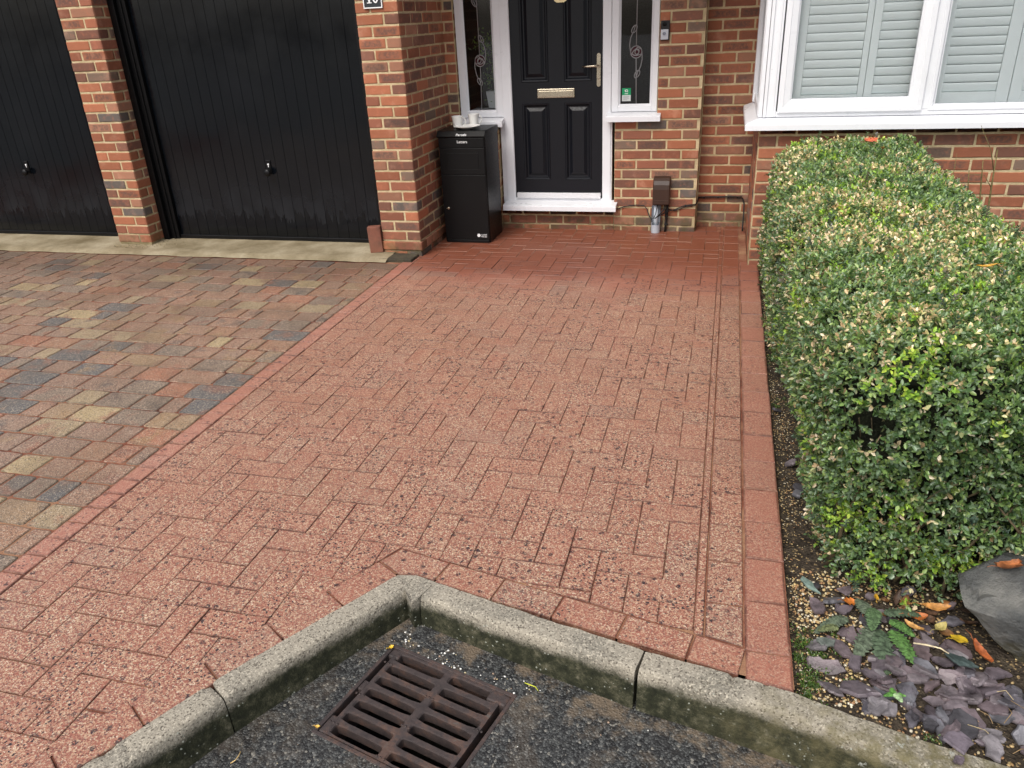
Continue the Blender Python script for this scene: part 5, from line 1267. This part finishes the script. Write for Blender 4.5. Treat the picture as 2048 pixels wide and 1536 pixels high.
# cups and saucer
def mug(loc, rz, label, gold):
    e = empty('mug', loc, label, 'mug'); g = Geo()
    g.lathe([(.0, .004), (.026, .004), (.030, .0), (.033, .002), (.0345, .012), (.037, .035), (.041, .065), (.0445, .086), (.0450, .0875), (.0438, .0878), (.0425, .086), (.039, .06), (.035, .03), (.031, .010), (.0, .009)], loc, 36)
    g.build('cup', MPORC, e); h = Geo(); pts = []
    for i in range(15):
        a = R(-70 + 150 * i / 14); pts.append((.036 + .026 * math.cos(a) * 1.0 + .002, 0, .047 + .030 * math.sin(a)))
    pts = [(.034, 0, .016)] + pts + [(.041, 0, .080)]; c_, s_ = math.cos(rz), math.sin(rz)
    h.tube([(loc[0] + x * c_ - y * s_, loc[1] + x * s_ + y * c_, loc[2] + z) for x, y, z in pts], .0042, 8); h.build('handle', MPORC, e)
    b = Geo()
    for i in range(9): a = R(250 + i * 4.2) + 0; b.box(-.001, .001, 0, 0.001, 0, .001) if False else None
    text('cup_print', 'Beautiful' if gold else 'Beautiful', .010, (loc[0] - .004, loc[1] - .0405, loc[2] + .050), R(94), plain('grey_ink', (.25, .26, .28), .6), e) if False else None
    return e
ztop = .866
mug((-2.040, 6.005, ztop), R(8), 'white mug standing left of the saucer on the parcel box', 1)
mug((-1.925, 6.065, ztop + .007), R(5), 'white mug standing behind the saucer on the parcel box', 0)
g = Geo(); g.lathe([(.0, .004), (.045, .004), (.05, .0), (.055, .003), (.075, .010), (.100, .020), (.1045, .0235), (.103, .0245), (.098, .0225), (.072, .0135), (.05, .0075), (0, .0075)], (-1.945, 5.945, ztop), 48)
g.build('saucer', MPORC, label='round white saucer lying on the parcel box in front of the mugs', cat='saucer')

# potted plant in the left sidelight
pp = empty('potted_plant', (-1.865, 6.55, .96), 'white square pot of green foliage, upper leaves standing for a reflection, behind the glass of the left leaded window', 'potted plant')
g = Geo(); V = [(-.055, -.05, 0), (.055, -.05, 0), (.055, .05, 0), (-.055, .05, 0), (-.07, -.065, .13), (.07, -.065, .13), (.07, .065, .13), (-.07, .065, .13)]
g.add(np.array(V) + (-1.865, 6.54, .957), [(0, 3, 2, 1), (0, 1, 5, 4), (1, 2, 6, 5), (2, 3, 7, 6), (3, 0, 4, 7), (4, 5, 6, 7)]); g.build('pot', plain('pale_pot', (.5, .54, .55), .4), pp)
n_ = 420; base = RNG.normal(0, 1, (n_, 3)) * (.05, .035, .09) + (-1.865, 6.53, 1.20); up = RNG.random(n_) < .45; base[up] = RNG.normal(0, 1, (up.sum(), 3)) * (.07, .03, .045) + (-1.89, 6.53, 1.43)  # upper leaf cluster is added to stand for a green reflection in the pane
d = RNG.normal(0, 1, (n_, 3)) + (0, 0, .6); d /= np.linalg.norm(d, axis=1)[:, None]; nn_ = RNG.normal(0, 1, (n_, 3)); 
LVp = leafverts(base, d, nn_, RNG.uniform(.02, .04, n_), RNG.uniform(.008, .016, n_)); leaf_object('foliage', LVp, np.array([(.10, .18, .03), (.16, .26, .04), (.06, .12, .03)])[RNG.integers(0, 3, n_)], MLEAF, pp)

# doorbell -----------------------------------------------------------------
db = empty('doorbell', (-.485, YW, 1.49), 'black and silver video doorbell on the brick beside the right leaded window', 'doorbell')
g = Geo(); g.box(-.517, -.452, YW - .024, YW - .001, 1.424, 1.557, bev=.004); g.build('casing', MRUBBER, db)
g = Geo(); g.box(-.515, -.460, YW - .029, YW - .0245, 1.430, 1.498, bev=.003); g.build('faceplate', plain('satin_silver', (.55, .56, .60), .35, metal=.3), db)
g = Geo(); g.tube([(-.489, YW - .030, 1.470), (-.489, YW - .033, 1.470)], .013, 20); g.build('button', plain('button_grey', (.25, .27, .32), .3), db)
g = Geo(); g.tube([(x, YW - .0325, z) for x, z in arc(-.489, 1.470, .0135, .0135, 0, 350, 20)], .0016, 6); g.build('button_ring', plain('pale_ring', (.65, .7, .78), .3), db)
g = Geo(); g.tube([(-.489, YW - .024, 1.532), (-.489, YW - .0265, 1.532)], .013, 18); g.build('lens', MBLACK, db)
# house number plate
npx = empty('house_number', (-2.375, PF, 1.8), 'black number plate with white rim reading 10 on the porch pier', 'sign')
x0, x1, z0, z1 = -2.447, -2.309, 1.727, 1.90
g = Geo(); g.box(x0, x1, PF - .010, PF - .002, z0, z1, bev=.002); g.build('plate', plain('slate_black', (.02, .024, .03), .35, bump=.3), npx)
g = Geo(); t = .007
for (a, b, c_, d) in ((x0, x1, z0, z0 + t), (x0, x1, z1 - t, z1), (x0, x0 + t, z0 + t, z1 - t), (x1 - t, x1, z0 + t, z1 - t)): g.box(a, b, PF - .014, PF - .0105, c_, d, bev=.0008)
g.build('rim', MWHITE, npx)
g = Geo(); zb = z0 + .032; h = .095; yq = (PF - .0145, PF - .0105)
g.box(-2.418, -2.384, *yq, zb, zb + .005); g.box(-2.407, -2.395, *yq, zb + .0051, zb + h); g.add([(-2.407, yq[0], zb + h), (-2.407, yq[0], zb + h - .014), (-2.420, yq[0], zb + h - .018), (-2.420, yq[0], zb + h - .013)], [(0, 1, 2, 3)])
V = []; n_ = 32
for (rx, rz) in ((.024, h / 2 + .001), (.012, h / 2 - .008)):
    for i in range(n_): a = 2 * math.pi * i / n_; V.append((-2.355 + rx * math.cos(a), yq[0], zb + h / 2 + rz * math.sin(a)))
V += [(x, yq[1], z) for x, y, z in V]; F_ = []
for i in range(n_): j = (i + 1) % n_; F_ += [(i, j, n_ + j, n_ + i)[::-1], (i, 2 * n_ + i, 2 * n_ + j, j)[::-1], (n_ + i, n_ + j, 3 * n_ + j, 3 * n_ + i)[::-1]]
g.add(V, F_); g.build('numerals', MWHITE, npx)

# junction box, duct and cables -------------------------------------------
jb = empty('junction_box', (-.46, YW, .33), 'brown plastic junction box low on the wall right of the door', 'junction box')
g = Geo(); jx0, jx1 = -.531, -.400; pr = [(YW - .001, .225), (YW - .075, .228), (YW - .080, .235), (YW - .082, .35), (YW - .078, .385), (YW - .066, .415), (YW - .045, .434), (YW - .020, .441), (YW - .001, .442)]
def rounded_extrude(g, pr, x0, x1, b=.006):
    n = len(pr); V = []
    cy = sum(p[0] for p in pr) / n; cz = sum(p[1] for p in pr) / n
    for (x, k) in ((x0, b), (x0 + b, 0), (x1 - b, 0), (x1, b)):
        for (y, z) in pr: d = math.hypot(y - cy, z - cz); V.append((x, y - (y - cy) / d * k if y < YW - .01 else y, z - (z - cz) / d * k))
    F_ = [(k * n + i, (k + 1) * n + i, (k + 1) * n + (i + 1) % n, k * n + (i + 1) % n) for k in range(3) for i in range(n)] + [tuple(range(n)), tuple(range(3 * n, 4 * n))[::-1]]; g.add(V, F_)
rounded_extrude(g, pr, jx0, jx1); g.build('cover', MBROWN, jb)
g = Geo(); g.box(jx0 + .006, jx1 - .006, YW - .084, YW - .0815, .262, .265); g.build('seam', plain('brown_seam', (.09, .05, .035), .5), jb)
dc = empty('cable_duct', (-.505, YW - .04, 0), 'grey plastic duct with a cut away front rising from the paving under the junction box', 'pipe')
g = Geo(); n_ = 20; V = []; rr = .036; cxd, cyd = -.503, YW - .042
zs = [0, .03, .055, .065, .085, .11, .14, .18, .215]
for z in zs:
    for i in range(n_): a = 2 * math.pi * i / n_ - math.pi / 2; V.append((cxd + rr * math.cos(a), cyd + rr * math.sin(a), z))
F_ = [(k * n_ + i, k * n_ + (i + 1) % n_, (k + 1) * n_ + (i + 1) % n_, (k + 1) * n_ + i) for k in range(len(zs) - 1) for i in range(n_) if not (zs[k] > .056 and (min(i, n_ - 1 - i) < (3 if zs[k] < .08 else 5)))]
g.add(V, F_, smooth=True); V2 = [(cxd + (x - cxd) * .9, cyd + (y - cyd) * .9, z) for x, y, z in V]; g.add(V2, [f[::-1] for f in F_], smooth=True); g.build('duct', MGREYP, dc)
g = Geo(); g.tube([(cxd, cyd + .008, .0), (cxd, cyd + .008, .215)], .017, 12); g.build('inner_pipe', plain('pale_pipe', (.55, .60, .66), .4), dc)
yc = YW - .008
c1 = Geo(); c1.tube([(-.86, yc, .165), (-.815, yc, .178), (-.76, yc, .198), (-.70, yc, .208), (-.66, yc, .212), (-.60, yc - .01, .208), (-.575, yc - .03, .185), (-.555, yc - .06, .14), (-.535, yc - .085, .118), (-.515, yc - .09, .128), (-.502, yc - .085, .16), (-.497, yc - .07, .20), (-.490, yc - .05, .23)], .0042, 8)
o = c1.build('cable', MRUBBER, label='thin black cable looping from the door sill to the duct', cat='cable')
c1 = Geo()
c1.tube([(-.418, yc - .05, .225), (-.45, yc - .075, .18), (-.485, yc - .09, .145), (-.508, yc - .092, .125), (-.47, yc - .08, .148), (-.43, yc - .05, .165), (-.40, yc - .02, .172), (-.36, yc, .178), (-.30, yc, .205), (-.25, yc, .216), (-.20, yc, .222), (-.187, YW + .06, .232), (-.185, 6.478, .238), (-.10, 6.480, .243), (0, 6.480, .245), (.08, 6.480, .246), (.155, 6.478, .244)], .0042, 8)
c1.tube([(-.425, yc, .225), (-.42, yc - .005, .185), (-.36, yc - .003, .17), (-.30, yc - .002, .193), (-.25, yc - .003, .208), (-.20, yc - .003, .213), (-.186, YW + .06, .226), (-.184, 6.476, .231), (0, 6.476, .236), (.16, 6.474, .234)], .0035, 8)
for (x, y, z) in ((-.275, yc, .214), (-.14, 6.478, .238), (-.03, 6.478, .242), (.05, 6.478, .243), (.12, 6.478, .243)): c1.box(x - .006, x + .006, y - .008, y + .010, z - .010, z + .004, bev=.002)
c1.tube([(.16, 6.474, .236), (.175, 6.44, .20), (.178, 6.40, .12), (.176, 6.37, .03), (.176, 6.35, .0)], .006, 8)
c1.build('cable', MRUBBER, label='pair of black cables clipped along the brickwork to the bay corner', cat='cable')
c1 = Geo(); c1.tube([(-.415, yc - .01, .226), (-.418, yc - .012, .15), (-.424, yc - .010, .07), (-.428, yc - .012, .0)], .009, 8); c1.tube([(-.44, yc - .02, .226), (-.43, yc - .024, .16), (-.425, yc - .02, .10)], .005, 8)
for z in (.12, .055): c1.box(-.436, -.408, yc - .022, yc + .004, z, z + .012, bev=.002)
c1.build('cable', MRUBBER, label='thick black cable running from the junction box down into the paving', cat='cable')

# stray ends: debris along the garage sill
g = Geo()
for q in range(160):
    x = random.gauss(-4.55, .14) if random.random() < .5 else random.uniform(-4.98, -4.62); y = random.uniform(5.34, 5.56) if x > -4.62 else random.uniform(5.3, 5.40)
    s = random.uniform(.002, .006); A = IV * np.array([1, .6, .4]) * s; g.add(A + (x, y, .028 + (y - 5.2) * .024), IF, random.choice([(.12, .09, .03), (.25, .2, .08), (.05, .05, .02), (.4, .3, .2)]))
g.build('sill_debris', MPEB, kind='stuff')
